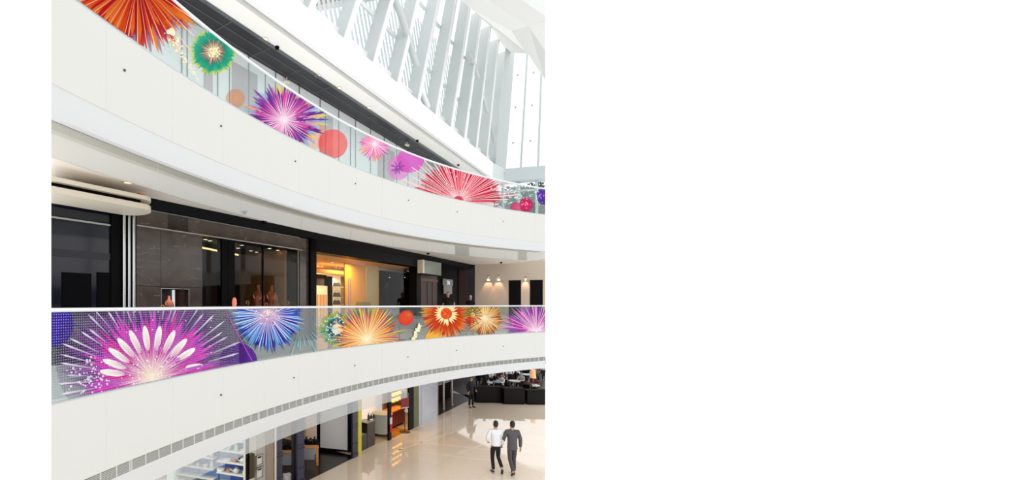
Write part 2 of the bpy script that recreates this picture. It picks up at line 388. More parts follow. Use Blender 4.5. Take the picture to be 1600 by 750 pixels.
class Print:
    """coloured shapes printed on the curved glass; each vertex is (angle, height, r, g, b, a)"""
    def __init__(s, lo, hi): s.lo, s.hi = lo, hi; s.P = []; s.layer = 0
    def poly(s, pts, cols):
        V = []
        for (x, y), c in zip(pts, cols):
            x = min(max(x, 60), 872); th, z = cyl_sz(x, y, 0); l = lin(c[:3]); V.append((th, z, *l, c[3]))
        V = clip_poly(V, s.lo, s.hi)
        if V: s.P.append((V, s.layer))
    def petal(s, cx, cy, a, r0, r1, w, c0, c1, sx=1, sy=1, tip=.75):
        d = (math.cos(a), math.sin(a)); n = (-d[1], d[0])
        def p(r, k): return (cx + (d[0] * r + n[0] * k) * sx, cy + (d[1] * r + n[1] * k) * sy)
        rm = r0 + (r1 - r0) * tip
        cm = tuple(c0[i] + (c1[i] - c0[i]) * tip for i in range(4))
        s.poly([p(r0, -w * .25), p(rm, -w * .5), p(r1, 0), p(rm, w * .5), p(r0, w * .25)], [c0, cm, c1, cm, c0])
    def disc(s, cx, cy, r, cin, cout, n=28, sx=1, sy=1, rings=3):
        for k in range(rings):
            ra, rb = r * k / rings, r * (k + 1) / rings
            ca = tuple(cin[i] + (cout[i] - cin[i]) * k / rings for i in range(4)); cb = tuple(cin[i] + (cout[i] - cin[i]) * (k + 1) / rings for i in range(4))
            for i in range(n):
                a0, a1 = 2 * math.pi * i / n, 2 * math.pi * (i + 1) / n
                q = lambda a, rr: (cx + math.cos(a) * rr * sx, cy + math.sin(a) * rr * sy)
                if k == 0: s.poly([(cx, cy), q(a0, rb), q(a1, rb)], [ca, cb, cb])
                else: s.poly([q(a0, ra), q(a0, rb), q(a1, rb), q(a1, ra)], [ca, cb, cb, ca])
        s.layer += 1
    def burst(s, cx, cy, n, r0, r1, w, cols, jr=.15, sx=1, sy=1, a0=0, a1=2 * math.pi, tip=.75, fade=None, ja=.3):
        for i in range(n):
            a = a0 + (a1 - a0) * (i + .5 + random.uniform(-ja, ja)) / n
            c0, c1 = random.choice(cols); rr = r1 * (1 + random.uniform(-jr, jr))
            s.petal(cx, cy, a, r0, rr, w * random.uniform(.7, 1.3), c0, c1, sx, sy, tip)
            if i % 6 == 5: s.layer += .25
        s.layer += 1
    def sparkle(s, cx, cy, n, r0, r1, size, col, sx=1, sy=1):
        for _ in range(n):
            a = random.uniform(0, 2 * math.pi); r = random.uniform(r0, r1); k = size * random.uniform(.6, 1.4)
            x, y = cx + math.cos(a) * r * sx, cy + math.sin(a) * r * sy
            s.poly([(x + math.cos(b) * k, y + math.sin(b) * k) for b in (0, 1.05, 2.1, 3.14, 4.2, 5.25)], [col] * 6)
        s.layer += 1
    def dots(s, pts, col):
        for x, y, k in pts: s.poly([(x + math.cos(b) * k, y + math.sin(b) * k) for b in (0, .785, 1.57, 2.36, 3.14, 3.93, 4.71, 5.5)], [col] * 8)
        s.layer += 1
    def line(s, x0, y0, x1, y1, w, c0, c1):
        dx, dy = x1 - x0, y1 - y0; L = math.hypot(dx, dy); nx, ny = -dy / L * w / 2, dx / L * w / 2
        s.poly([(x0 + nx, y0 + ny), (x1 + nx, y1 + ny), (x1 - nx, y1 - ny), (x0 - nx, y0 - ny)], [c0, c1, c1, c0])
    def build(s, name, parent, label, base=0.0):
        vs, fs, cols = [], [], []
        for V, lay in s.P:
            b = len(vs); off = -.004 - base - lay * .0006
            for v in V: vs.append(pc(v[0], v[1], off)); cols.append(v[2:])
            fs.append(tuple(range(b, b + len(V))))
        me = bpy.data.meshes.new(name); me.from_pydata(vs, [], fs); me.update()
        ca = me.color_attributes.new('Col', 'FLOAT_COLOR', 'POINT')
        for i, c in enumerate(cols): ca.data[i].color = (c[0], c[1], c[2], max(0, min(1, c[3])))
        me.materials.append(PRINT); o = bpy.data.objects.new(name, me); C.objects.link(o); o.parent = parent; o['label'] = label; o['_o'] = (0., 0., 0.)
        return o

def balustrade(label, z0, z1, joints, rail_r):
    root = thing('glass_balustrade', (0, 0, 0), label, 'balustrade')
    for i in range(len(joints) - 1):
        a0, a1 = joints[i] - .0003, joints[i + 1] + .0003
        MB().ring([(0.002, z0 + .004), (0.002, z1 - .03), (.014, z1 - .03), (.014, z0 + .004)], a1, a0, n=10).build('glass_panel', GLASSB, root, smooth=True)
    for a in joints[1:-1]:
        g = MB(); g.hexa([pc(a - .0002, z0, -.0005), pc(a + .0002, z0, -.0005), pc(a + .0002, z0, .016), pc(a - .0002, z0, .016),
                pc(a - .0002, z1, -.0005), pc(a + .0002, z1, -.0005), pc(a + .0002, z1, .016), pc(a - .0002, z1, .016)])
        g.build('panel_joint', mat('joint_grey', (110, 118, 120), .4), root)
    n = 100; pts = [pc(TH0 + (TH1 - TH0) * i / n, z1 - rail_r, .008) for i in range(n + 1)]
    MB().tube(pts, rail_r, 12).build('handrail', mat('rail_white', (226, 230, 232), .3, .3), root, smooth=True)
    return root
j2 = [TH1] + [cyl_th(x) for x in (152, 317, 491, 624, 740, 830)] + [TH0]
j3 = [TH1] + [cyl_th(x) for x in (110, 201, 293, 359, 415, 509, 548, 600, 690, 785)] + [TH0]
bal2 = balustrade('curved glass balustrade with printed fireworks along the lower balcony', Z2B, EYE - .043, j2, .026)
bal3 = balustrade('curved glass balustrade with printed fireworks rising along the upper balcony', Z3B, 10.69, j3, .032)

W = lambda r, g, b, a=1.0: (r, g, b, a)
L2 = (Z2B + .008, EYE - .1); L3 = (Z3B + .008, 10.625)
def P2(): return Print(*L2)
def P3(): return Print(*L3)
# upper balcony
p = P3(); cx, cy = 214, -30
p.disc(cx, cy, 104, W(120, 40, 90, .75), W(110, 60, 110, .0), 36)
p.burst(cx, cy, 120, 20, 114, 8, [(W(190, 30, 20), W(225, 110, 40, .95)), (W(150, 20, 30), W(200, 40, 50, .9)), (W(205, 60, 20), W(235, 140, 50, .95)), (W(120, 30, 90, .9), W(140, 70, 130, .6))], .12, 1.0, 1.0)
p.burst(cx, cy, 110, 15, 88, 6, [(W(170, 20, 20), W(215, 80, 30)), (W(200, 60, 20), W(220, 120, 40)), (W(150, 15, 25), W(180, 30, 30))], .1)
p.burst(cx, cy, 46, 30, 130, 1.5, [(W(240, 150, 110, .8), W(255, 215, 205)), (W(230, 120, 80, .7), W(255, 230, 215))], .16, tip=.9)
p.build('firework_print', bal3, 'orange-red firework with long pale streaks')
p = P3()
for i in range(80):
    t = random.random() ** 1.3; x = 264 + 48 * t + random.uniform(-1, 1) * (8 - 6 * t); y = 54 + 80 * t ** .95 + random.uniform(-1, 1) * (8 - 6 * t)
    p.dots([(x, y, random.uniform(.8, 2.2) * (1.15 - t * .7))], W(255, 238, random.choice((180, 215)), .95))
p.dots([(262 + random.uniform(-4, 4), 52 + random.uniform(-4, 4), 4) for _ in range(5)], W(255, 244, 215, .9))
p.build('firework_print', bal3, 'cream comet of small sparks falling to the lower right', .01)
p = P3(); cx, cy = 333, 81
p.disc(cx, cy, 30, W(30, 130, 110, .95), W(40, 160, 130, .85))
p.burst(cx, cy, 40, 26, 37, 4.2, [(W(60, 170, 120), W(235, 220, 60)), (W(40, 160, 130), W(215, 215, 70))], .06, tip=.6)
p.burst(cx, cy, 44, 12, 32, 4.4, [(W(30, 140, 110), W(40, 170, 140)), (W(30, 120, 105), W(60, 190, 150))], .1)
p.disc(cx, cy, 17, W(235, 225, 170), W(160, 90, 110, .4))
p.burst(cx, cy, 30, 4, 21, 1.5, [(W(255, 250, 210), W(190, 110, 120, .8)), (W(250, 235, 160), W(120, 150, 120, .8))], .2)
p.sparkle(cx, cy, 40, 0, 10, 1.3, W(255, 250, 205))
p.build('firework_print', bal3, 'round green firework with yellow tips and a cream centre')
p = P3(); p.disc(368, 154, 15, W(214, 160, 120, .85), W(205, 140, 95, .55)); p.build('firework_print', bal3, 'small faded orange disc')
p = P3(); cx, cy = 443, 188
p.disc(cx, cy, 44, W(200, 90, 180, .9), W(150, 70, 160, .15))
p.burst(cx, cy, 76, 20, 62, 3.6, [(W(170, 60, 160), W(120, 70, 165, .9)), (W(120, 50, 150), W(90, 50, 150, .9)), (W(215, 80, 160), W(210, 100, 170, .8)), (W(190, 110, 190), W(240, 225, 60)), (W(190, 110, 190), W(130, 200, 230, .8)), (W(200, 90, 170), W(245, 180, 80, .9))], .14, 1.05, .95)
p.burst(cx, cy, 80, 10, 48, 3.2, [(W(220, 90, 175), W(120, 50, 150, .9)), (W(235, 110, 180), W(200, 60, 150, .9)), (W(150, 60, 160), W(100, 45, 140, .9))], .12)
p.burst(cx, cy, 50, 2, 42, 1.3, [(W(255, 235, 245), W(250, 190, 225, .9)), (W(255, 255, 255), W(235, 120, 190, .9))], .3, tip=.5)
p.disc(cx, cy, 11, W(255, 250, 252), W(255, 190, 225, .1))
p.build('firework_print', bal3, 'purple and pink firework with yellow and blue tips')
p = P3(); p.disc(490, 212, 22, W(240, 160, 120, .6), W(240, 150, 110, .4)); p.disc(520, 225, 23, W(242, 100, 92, .75), W(238, 85, 85, .7)); p.build('firework_print', bal3, 'red disc overlapping a pale orange disc')
p = P3(); cx, cy = 585, 225
p.burst(cx, cy, 44, 4, 25, 2.8, [(W(240, 90, 160), W(235, 130, 190, .8)), (W(225, 80, 150), W(245, 170, 120, .8)), (W(215, 90, 190), W(200, 110, 200, .7))], .2)
p.burst(cx, cy, 36, 2, 21, 1.1, [(W(255, 240, 245), W(255, 190, 220, .9))], .3); p.disc(cx, cy, 6, W(255, 250, 252), W(255, 200, 220, .2))
p.build('firework_print', bal3, 'small pink firework')
p = P3(); p.disc(623, 262, 17, W(235, 150, 215, .9), W(225, 130, 205, .6), sy=1.15); p.disc(641, 250, 21, W(215, 105, 200, .9), W(220, 90, 195, .8), sy=.95)
p.burst(622, 262, 8, 1, 12, 5, [(W(150, 60, 170, .8), W(160, 90, 180, .3))]); p.build('firework_print', bal3, 'two violet discs')
p = P3(); cx, cy = 716, 313
p.disc(cx, cy, 66, W(225, 20, 70, .95), W(170, 90, 100, .25), sx=1.0, sy=.85)
p.burst(cx, cy, 60, 20, 66, 10, [(W(225, 25, 75), W(200, 20, 60, .85)), (W(240, 60, 95), W(215, 50, 80, .7)), (W(190, 20, 60), W(180, 50, 70, .6))], .15, a0=math.pi, a1=2 * math.pi, sy=.85)
p.burst(cx, cy, 46, 8, 84, 1.2, [(W(255, 230, 230), W(255, 200, 205)), (W(255, 190, 195, .9), W(255, 175, 185, .95))], .2, a0=math.pi * 1.0, a1=2 * math.pi, tip=.9, sy=.85)
p.burst(cx, cy, 18, 30, 96, 1.9, [(W(255, 200, 205, .6), W(255, 225, 225))], .1, a0=math.pi * 1.02, a1=math.pi * 1.97, tip=.93, sy=.72)
p.sparkle(cx, cy - 20, 60, 10, 60, .9, W(255, 225, 225, .9), sy=.6); p.build('firework_print', bal3, 'large crimson burst with long white-pink streaks')
p = P3(); p.disc(817, 318, 22, W(90, 130, 130, .3), W(120, 160, 160, .1)); p.sparkle(812, 308, 110, 2, 30, .9, W(225, 240, 240, .85), sx=1.3, sy=.7)
p.disc(822, 320, 11, W(215, 30, 95, .95), W(200, 40, 100, .8)); p.disc(806, 324, 8, W(225, 80, 130, .9), W(215, 60, 120, .7)); p.sparkle(820, 319, 12, 0, 9, .8, W(255, 200, 220)); p.build('firework_print', bal3, 'crimson balls among white specks')
p = P3(); p.disc(852, 306, 14, W(90, 30, 170, .95), W(80, 40, 150, .8)); p.sparkle(850, 305, 30, 0, 12, .7, W(190, 150, 230, .9)); p.build('firework_print', bal3, 'violet ball at the right end')
# lower balcony
p = P2(); p.disc(82, 507, 33, W(60, 30, 150, .95), W(45, 35, 150, .9), sy=1.05); p.build('firework_print', bal2, 'dark blue disc at the left end')
p = P2(); cx, cy = 236, 590
p.disc(cx, cy - 30, 150, W(96, 34, 120, .95), W(70, 36, 110, .25), 40, sy=.85)
p.burst(cx, cy, 130, 50, 132, 4.6, [(W(150, 40, 160, .95), W(120, 60, 150, .5)), (W(180, 40, 165, .95), W(140, 70, 170, .4)), (W(100, 40, 130, .9), W(70, 40, 120, .3))], .14)
p.burst(cx, cy, 150, 12, 100, 5, [(W(190, 60, 160), W(205, 50, 190)), (W(150, 30, 140), W(225, 60, 200)), (W(215, 100, 195), W(170, 60, 190, .9)), (W(225, 30, 130), W(200, 40, 160, .9))], .16)
p.burst(cx, cy, 60, 92, 140, 2.6, [(W(225, 200, 235, .4), W(240, 228, 245, .95)), (W(200, 170, 225, .3), W(225, 210, 240, .9))], .12, tip=.82)
for a in (187, 200, 214, 229, 245, 262, 279, 296, 312, 326, 346):
    d_ = (math.cos(R_(a)), math.sin(R_(a))); o0 = (cx + d_[0] * 62, cy + d_[1] * 62); e_ = [(math.cos(q * math.pi / 8) * 20, math.sin(q * math.pi / 8) * 5.2) for q in range(16)]
    p.poly([(o0[0] + d_[0] * u - d_[1] * v, o0[1] + d_[1] * u + d_[0] * v) for u, v in e_], [W(250, 250, 240, 1 if u > -10 else .5) for u, v in e_])
p.layer += 1
p.burst(cx, cy, 110, 4, 60, 1.5, [(W(245, 235, 225), W(235, 160, 220, .9)), (W(250, 240, 200, .9), W(215, 90, 200, .9))], .3, tip=.5)
p.sparkle(cx, cy, 190, 4, 150, .8, W(245, 225, 245, .9)); p.sparkle(cx, cy, 90, 0, 36, 1.0, W(250, 250, 225))
p.disc(cx, cy, 9, W(252, 246, 225), W(250, 235, 225, .6)); p.sparkle(140, 590, 70, 2, 34, 1.5, W(235, 228, 240, .85)); p.build('firework_print', bal2, 'large magenta firework with white oval petals')
p = P2(); p.line(350, 482, 396, 568, 1.6, W(190, 80, 190, .8), W(190, 90, 200, .8)); p.disc(372, 566, 30, W(80, 30, 150, .92), W(88, 32, 150, .85)); p.build('firework_print', bal2, 'purple disc with a thin violet line')
p = P2(); cx, cy = 418, 492
p.disc(cx, cy, 50, W(50, 50, 160, .95), W(50, 60, 150, .35))
p.burst(cx, cy, 90, 14, 56, 3.2, [(W(70, 70, 180), W(60, 90, 200, .8)), (W(50, 40, 150), W(50, 50, 150, .7)), (W(80, 140, 220), W(110, 180, 230, .7))], .12)
p.burst(cx, cy, 64, 5, 52, 1.5, [(W(245, 220, 235), W(190, 220, 250, .95)), (W(240, 200, 230), W(130, 190, 240, .95))], .16, tip=.85)
p.disc(cx, cy - 4, 20, W(240, 215, 215, .95), W(190, 150, 215, .1)); p.sparkle(cx, cy - 3, 90, 0, 21, .8, W(250, 235, 230))
p.burst(470, 505, 14, 20, 48, 2.2, [(W(130, 200, 215, .3), W(150, 215, 225, .7))], .3, a0=-.4, a1=2.0); p.build('firework_print', bal2, 'blue firework with a pale pink centre')
p = P2(); cx, cy = 526, 513
p.burst(cx, cy, 46, 10, 27, 3.4, [(W(30, 120, 130), W(60, 160, 160)), (W(30, 90, 120), W(200, 190, 60)), (W(40, 140, 120), W(160, 190, 70))], .12)
p.disc(cx, cy, 16, W(30, 60, 90, .9), W(40, 120, 130, .5)); p.sparkle(cx, cy, 110, 2, 22, 1.0, W(250, 245, 225)); p.disc(cx, cy + 1, 8, W(250, 245, 235), W(245, 235, 215, .8)); p.build('firework_print', bal2, 'teal firework with a cream centre')
p = P2(); cx, cy = 573, 530
p.burst(cx, cy, 90, 20, 56, 2.4, [(W(220, 130, 40), W(225, 110, 60, .7)), (W(190, 60, 90, .9), W(215, 70, 90, .6)), (W(235, 170, 60), W(220, 190, 60, .8)), (W(110, 60, 130, .9), W(120, 70, 130, .5)), (W(60, 130, 90, .8), W(70, 140, 80, .6))], .16)
p.burst(cx, cy, 80, 8, 44, 2.6, [(W(250, 200, 90), W(225, 120, 50)), (W(245, 180, 90), W(200, 80, 100, .9))], .15)
p.burst(cx, cy, 56, 2, 50, 1.2, [(W(255, 245, 200), W(250, 205, 90)), (W(255, 240, 210), W(245, 180, 120, .9))], .25)
p.disc(cx, cy, 12, W(255, 252, 235), W(255, 225, 140, .2)); p.build('firework_print', bal2, 'golden firework with orange and purple rays')
p = P2(); p.disc(634, 497, 11.5, W(225, 90, 50), W(225, 60, 50)); p.disc(638, 492, 8, W(225, 150, 90, .6), W(225, 110, 60, .2)); p.build('firework_print', bal2, 'red-orange ball')
p = P2()
for i in range(60):
    t = random.random(); p.dots([(657 - 14 * t + random.uniform(-4, 4) * (1 - .5 * t), 506 + 26 * t + random.uniform(-3, 3), random.uniform(.7, 2.1))], W(250, 246, 210, .95))
p.build('firework_print', bal2, 'cream comet of sparks', .01)
p = P2(); p.disc(682, 531, 18, W(240, 190, 90, .95), W(245, 180, 60, .92)); p.disc(693, 531, 8, W(252, 225, 160, .9), W(250, 210, 130, .2)); p.build('firework_print', bal2, 'orange-yellow disc')
p = P2(); cx, cy = 697, 490
p.burst(cx, cy, 84, 14, 40, 2.4, [(W(200, 60, 30), W(235, 150, 60, .95)), (W(180, 40, 40), W(200, 60, 60, .8)), (W(170, 50, 60), W(225, 180, 70, .9))], .1)
p.burst(cx, cy, 34, 12, 30, 3.6, [(W(190, 30, 20), W(215, 90, 30))], .1)
p.burst(cx, cy, 26, 6, 20, 3.4, [(W(255, 240, 190), W(255, 225, 150))], .06, tip=.5); p.disc(cx, cy, 9, W(215, 60, 30), W(225, 90, 40)); p.sparkle(cx, cy, 22, 0, 8, .7, W(250, 150, 90))
p.burst(738, 492, 16, 4, 18, 3, [(W(225, 60, 30, .8), W(205, 40, 30, .5)), (W(90, 110, 50, .7), W(170, 150, 60, .5))], .2); p.build('firework_print', bal2, 'red and orange firework with a ring of cream petals')
p = P2(); cx, cy = 757, 498
p.disc(cx, cy, 26, W(215, 140, 70, .9), W(160, 90, 50, .3))
p.burst(cx, cy, 60, 8, 28, 2.6, [(W(225, 150, 70), W(180, 100, 50, .9)), (W(200, 110, 50), W(130, 70, 50, .8)), (W(240, 190, 90), W(170, 140, 60, .8))], .1)
p.burst(cx, cy, 44, 2, 25, .9, [(W(255, 245, 210), W(250, 210, 150, .9))], .3); p.disc(cx, cy - 1, 8, W(255, 252, 235), W(250, 210, 130, .2)); p.build('firework_print', bal2, 'brown-gold firework with a white centre')
p = P2(); cx, cy = 838, 517
p.burst(cx, cy, 90, 6, 50, 2.2, [(W(215, 60, 170), W(170, 70, 180, .8)), (W(190, 50, 160), W(120, 60, 150, .8)), (W(230, 110, 190), W(225, 170, 220, .8)), (W(140, 90, 180), W(110, 110, 180, .5))], .25, a0=math.pi * .95, a1=math.pi * 2.05, sy=.85)
p.burst(cx, cy, 44, 2, 46, .9, [(W(255, 240, 248), W(240, 170, 215, .9))], .3, a0=math.pi * .95, a1=math.pi * 2.05, sy=.85); p.disc(cx, cy, 9, W(255, 250, 252), W(245, 170, 220, .2)); p.build('firework_print', bal2, 'magenta firework at the right end')
# dotted film on the left panels of the lower balcony
vs, fs, uvs = [], [], []
a0, a1 = TH1, cyl_th(372); n = 60
for i in range(n + 1):
    a = a0 + (a1 - a0) * i / n
    vs += [pc(a, L2[0], -.02), pc(a, L2[1], -.02)]; uvs += [(-a * RAD, L2[0]), (-a * RAD, L2[1])]
for i in range(n): fs.append((2 * i, 2 * i + 1, 2 * i + 3, 2 * i + 2))
me = bpy.data.meshes.new('dotted_film'); me.from_pydata(vs, [], fs); uvl = me.uv_layers.new(name='UV')
for l in me.loops: uvl.data[l.index].uv = uvs[l.vertex_index]
me.materials.append(dotfilm_mat()); o = bpy.data.objects.new('dotted_film', me); C.objects.link(o); o.parent = bal2; o['_o'] = (0., 0., 0.)

# glass smoke barriers hanging under each level's edge
def barrier(label, z0, z1, off, step, th_from=None):
    root = thing('smoke_barrier', (0, 0, 0), label, 'glass barrier', 'glass barriers under the balcony edges')
    a = th_from or TH0
    while a < TH1 - .001:
        b = min(a + step, TH1)
        MB().ring([(off, z0), (off, z1), (off + .012, z1), (off + .012, z0)], a + .0003, b - .0003, n=8).build('glass_panel', GLASSS, root, smooth=True); a = b
    return root
barrier('clear glass smoke barrier hanging under the lower balcony edge', Z2S, Z2E + .02, .08, .085, cyl_th(640))
barrier('clear glass smoke barrier hanging under the upper balcony edge', Z3S, 8.33, .30, .085)

# ------------------------------------------------------------------ far side of the round void (behind the viewer, seen in reflections)
def far_side():
    A0, A1 = R_(-118), R_(56)
    def rg(name, prof, m, n=40): o = struct(MB().ring(prof, A0, A1, n).build(name, m)); o['reach'] = 'all'; return o
    rg('trim_8', [(0, 3.25), (0, 4.76), (.3, 4.76), (.3, 3.25)], WHITE)
    rg('trim_9', [(0, 8.09), (0, 9.6), (.3, 9.6), (.3, 8.09)], WHITE)
    rg('floor', [(.3, 4.4), (.3, 4.7), (6, 4.7), (6, 4.4)], WALK); rg('floor', [(.3, 9.2), (.3, 9.5), (6, 9.5), (6, 9.2)], WALK)
    rg('wall_far', [(3.6, 4.7), (3.6, 9.2), (3.8, 9.2), (3.8, 4.7)], mat('far_shops', (52, 46, 44), .3))
    rg('wall_far', [(3.6, 0), (3.6, 2.2), (3.8, 2.2), (3.8, 0)], mat('far_plinth', (120, 112, 104), .4))
    g = MB()
    for k in range(15):
        a = A0 + (A1 - A0) * (k + .5) / 15
        g.tube([pc(a, 0, 1.5), pc(a, 16.5, 1.5)], .28, 10)
    o = struct(g.build('column', mat('far_columns', (150, 152, 150), .5))); o['reach'] = 'all'
far_side()

# ------------------------------------------------------------------ ceilings and shadow gap over the level-2 shops, level-4 soffit
TA = T(70) - 1.0                    # left end of the straight shop line
TB = T(745)                         # right end, where the stone wall meets it
def sb(name, t0, t1, w0, w1, z0, z1, m, parent=None, st=True, bevel=0):
    o = MB().sbox(t0, t1, w0, w1, z0, z1).build(name, m, parent, bevel=bevel)
    if st and parent is None: o['kind'] = 'structure'
    return o
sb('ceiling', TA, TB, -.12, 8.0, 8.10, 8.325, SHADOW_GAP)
# level 2 stone wall facing us on the right
EP = at(745, 412, 27.4); EQ = at(852, 408, 26.3); EP.z = EQ.z = 0
ED = (EQ - EP).normalized(); EN = Vector((-ED.y, ED.x, 0))
def ew(x):                                            # distance along the end wall in column x
    a = (x - CX) / F; return (a * EP.y - EP.x) / (ED.x - a * ED.y)
def ebox(g, x0, x1, d0, d1, z0, z1):
    s0, s1 = ew(x0), ew(x1); q = lambda s_, d_, z: EP + ED * s_ + EN * d_ + Vector((0, 0, z))
    return g.hexa([q(s0, d0, z0), q(s1, d0, z0), q(s1, d1, z0), q(s0, d1, z0), q(s0, d0, z1), q(s1, d0, z1), q(s1, d1, z1), q(s0, d1, z1)])
wr = struct(ebox(MB(), 742, 900, 0, .3, 4.7, 8.6).build('wall_right', TAN))
ebox(MB(), 742, 900, -.05, 0, 7.33, 8.6).build('stone_lintel', TAN, wr)
for x0, x1 in ((795, 814), (828, 848)): ebox(MB(), x0, x1, -.02, .0, 4.7, 7.33).build('dark_door_panel', DARKP, wr)
def sconce(name_loc, nrm, label, energy=9, z=None):
    c = name_loc; r = thing('wall_light', c, label, 'wall light', 'small downlights on the walls')
    MB().tube([c + nrm * .06 + Vector((0, 0, .05)), c + nrm * .06 - Vector((0, 0, .05))], [.028, .03], 14).build('housing', mat('housing_bronze', (120, 96, 80), .4), r, smooth=True)
    hs = r.children[0]
    MB().tube([c + nrm * .06 - Vector((0, 0, .05)), c + nrm * .06 - Vector((0, 0, .058))], .024, 12).build('lens', LIT, hs)
    l = lamp('wall_light_lamp', 'SPOT', c + nrm * .075 - Vector((0, 0, .07)), energy, (1, .58, .36), .02, (0, 0, 0), 62, .5)
    l.rotation_euler = Vector((-nrm.x * .12, -nrm.y * .12, -1)).to_track_quat('-Z', 'Y').to_euler()
    return r
for x, lb in ((763, 'left one of the pair of lit wall lights on the tan stone wall'), (779, 'right one of the pair of lit wall lights on the tan stone wall'), (821, 'single lit wall light between the two dark door panels')):
    c = EP + ED * ew(x) + Vector((0, 0, EYE + (HY - (431 if x < 800 else 434)) / 26.0)); sconce(c - EN * .05 if x < 800 else c, -EN, lb, 70)

# level 4: straight white beam, trough, soffit, dark ceiling
WB = -1.77; TE = T(770, WB)
bm_ = sb('trim_3', T(60, WB) - 14, TE, WB, WB + .14, 13.0, 13.9, BRIGHT)
sb('ceiling', T(60, WB) - 14, TE, WB + .14, -1.46, 13.12, 13.5, mat('trough_grey', (186, 188, 186), .6))
sb('ceiling', T(60, WB) - 14, TE + .1, -1.46, -.93, 13.0, 13.5, CEILW)
sb('trim_4', T(60, WB) - 14, TE + .1, -.93, -.84, 12.97, 13.3, mat('steel_edge', (92, 98, 102), .3, .3))
dk = sb('ceiling', T(60, WB) - 14, TE + .1, -.84, 6, 13.01, 13.5, DARKC)
g = MB()
for w in (-.52, -.14): g.sbox(T(60, WB) - 14, TE, w, w + .02, 13.0, 13.012)
g.build('ceiling_seam', mat('seam_dark_light', (92, 92, 94), .5), dk)
g = MB(); t = T(60, WB) - 14
while t < TE: g.sbox(t, t + .02, -.84, 2, 13.0, 13.012); t += 1.45
g.build('ceiling_seam', MATS['seam_dark_light'], dk)
# roof deck over the level-4 slab, so the shops are not open to the sky
sb('floor', T(60, WB) - 14, TE, -.9, 9, 13.5, 13.55, WHITE)
def downlight(c, label, group, r=.07, m=None, energy=0):
    o = thing('downlight', c, label, 'downlight', group)
    MB().lathe([(r, 0), (r * 1.15, -.008), (r * 1.15, -.012), (r * .8, -.012), (r * .75, 0)], c, 18).build('trim_ring', mat('ring_white', (215, 212, 206), .4), o, smooth=True)
    MB().lathe([(r * .8, -.003), (r * .78, -.009)], c, 16).build('lens', m or LIT, o)
    return o
WARMLENS = mat('warm_lens', (235, 205, 175), .5, emit=(240, 210, 180), estr=1.0)
for (x, y), lb in (((414, 61), 'above the yellow-tipped part of the purple firework, nearest'), ((497, 118), 'second nearest, near two tiny sensors'), ((530, 137), 'third along the soffit'), ((577, 168), 'farthest lit one'),):
    downlight(onz(x, y, 13.0) + Vector((0, 0, .0)), 'round downlight in the white upper soffit, ' + lb, 'downlights in the upper soffit', .085, WARMLENS)
for (x, y), lb in (((433, 73), 'tiny dark sensor in the upper soffit beside the nearest downlight'), ((652, 219), 'tiny dark sensor in the upper soffit far along'), ((716, 257), 'dark camera dome under the far end of the upper soffit')):
    c = onz(x, y, 13.0); tag(MB().lathe([(.06, 0), (.06, -.03), (.035, -.08), (.01, -.09)], c, 14).build('ceiling_sensor', DARK, origin=c, smooth=True), lb, 'sensor')
for (x, y), lb in (((448, 121), 'near'), ((636, 222), 'far')):
    c = onz(x, y, 13.0); r = thing('ceiling_speaker', c, 'small white spotlight head hanging from the dark ceiling, %s one' % lb, 'spotlight')
    MB().tube([c, c - Vector((0, 0, .08))], .02, 8).build('stem', CREAM, r); MB().tube([c - Vector((.09, 0, .1)), c + Vector((.09, .05, -.13))], [.045, .06], 12).build('head', CREAM, r, smooth=True)

# level 3 shopfront behind the upper balustrade
w3 = sb('wall_back', T(60) - 14, TE + .1, 0, .3, 9.54, 13.01, mat('frosted_grey', (232, 236, 237), .18, var=.06, scale=.6))
g = MB(); t = T(60) - 14; k = 0
while t < TE: g.sbox(t, t + .03, -.02, 0, 9.54, 13.0); t += 1.15
g.sbox(T(60) - 14, TE, -.03, 0, 10.9, 10.98); g.build('glazing_bar', mat('bar_grey', (128, 134, 136), .35, .4), w3)
for x0, x1 in ((60, 200), (318, 332), (362, 402), (500, 520), (590, 616)):
    sb('dark_glazing', T(x0), T(x1), -.012, 0, 9.54, 12.6, mat('mauve_glass', (176, 168, 174), .1), w3)

# ------------------------------------------------------------------ level 2 shops on the straight line
ZF, ZH = 4.7, 7.63
T190, T213 = T(191), T(213)
# dark glazed shop at far left
dg = sb('wall_left', TA - 1, T190 - .0, .05, .2, ZF, 8.1, NAVYGLASS)
sb('transom_bar', TA - 1, T(190), .02, .05, shz(190, 354) - .02, shz(190, 354) + .015, CHROME, dg)
sb('head_frame', TA - 1, T(190), .02, .05, shz(190, 322), 8.1, DARK, dg)
for x0, x1 in ((174, 190),): sb('side_frame', T(x0), T(x1), .0, .05, ZF, 8.0, DARK, dg)
for x0, x1, y in ((98, 144, 425), (153, 174, 425)): sb('dark_inner_panel', T(x0), T(x1), .03, .05, ZF, shz(x0, y), mat('inner_black', (7, 7, 10), .5, spec=.05), dg)
sb('inner_rail', TA - 1, T(174), .03, .05, shz(120, 402), shz(120, 391), mat('inner_grey', (20, 19, 26), .3), dg)
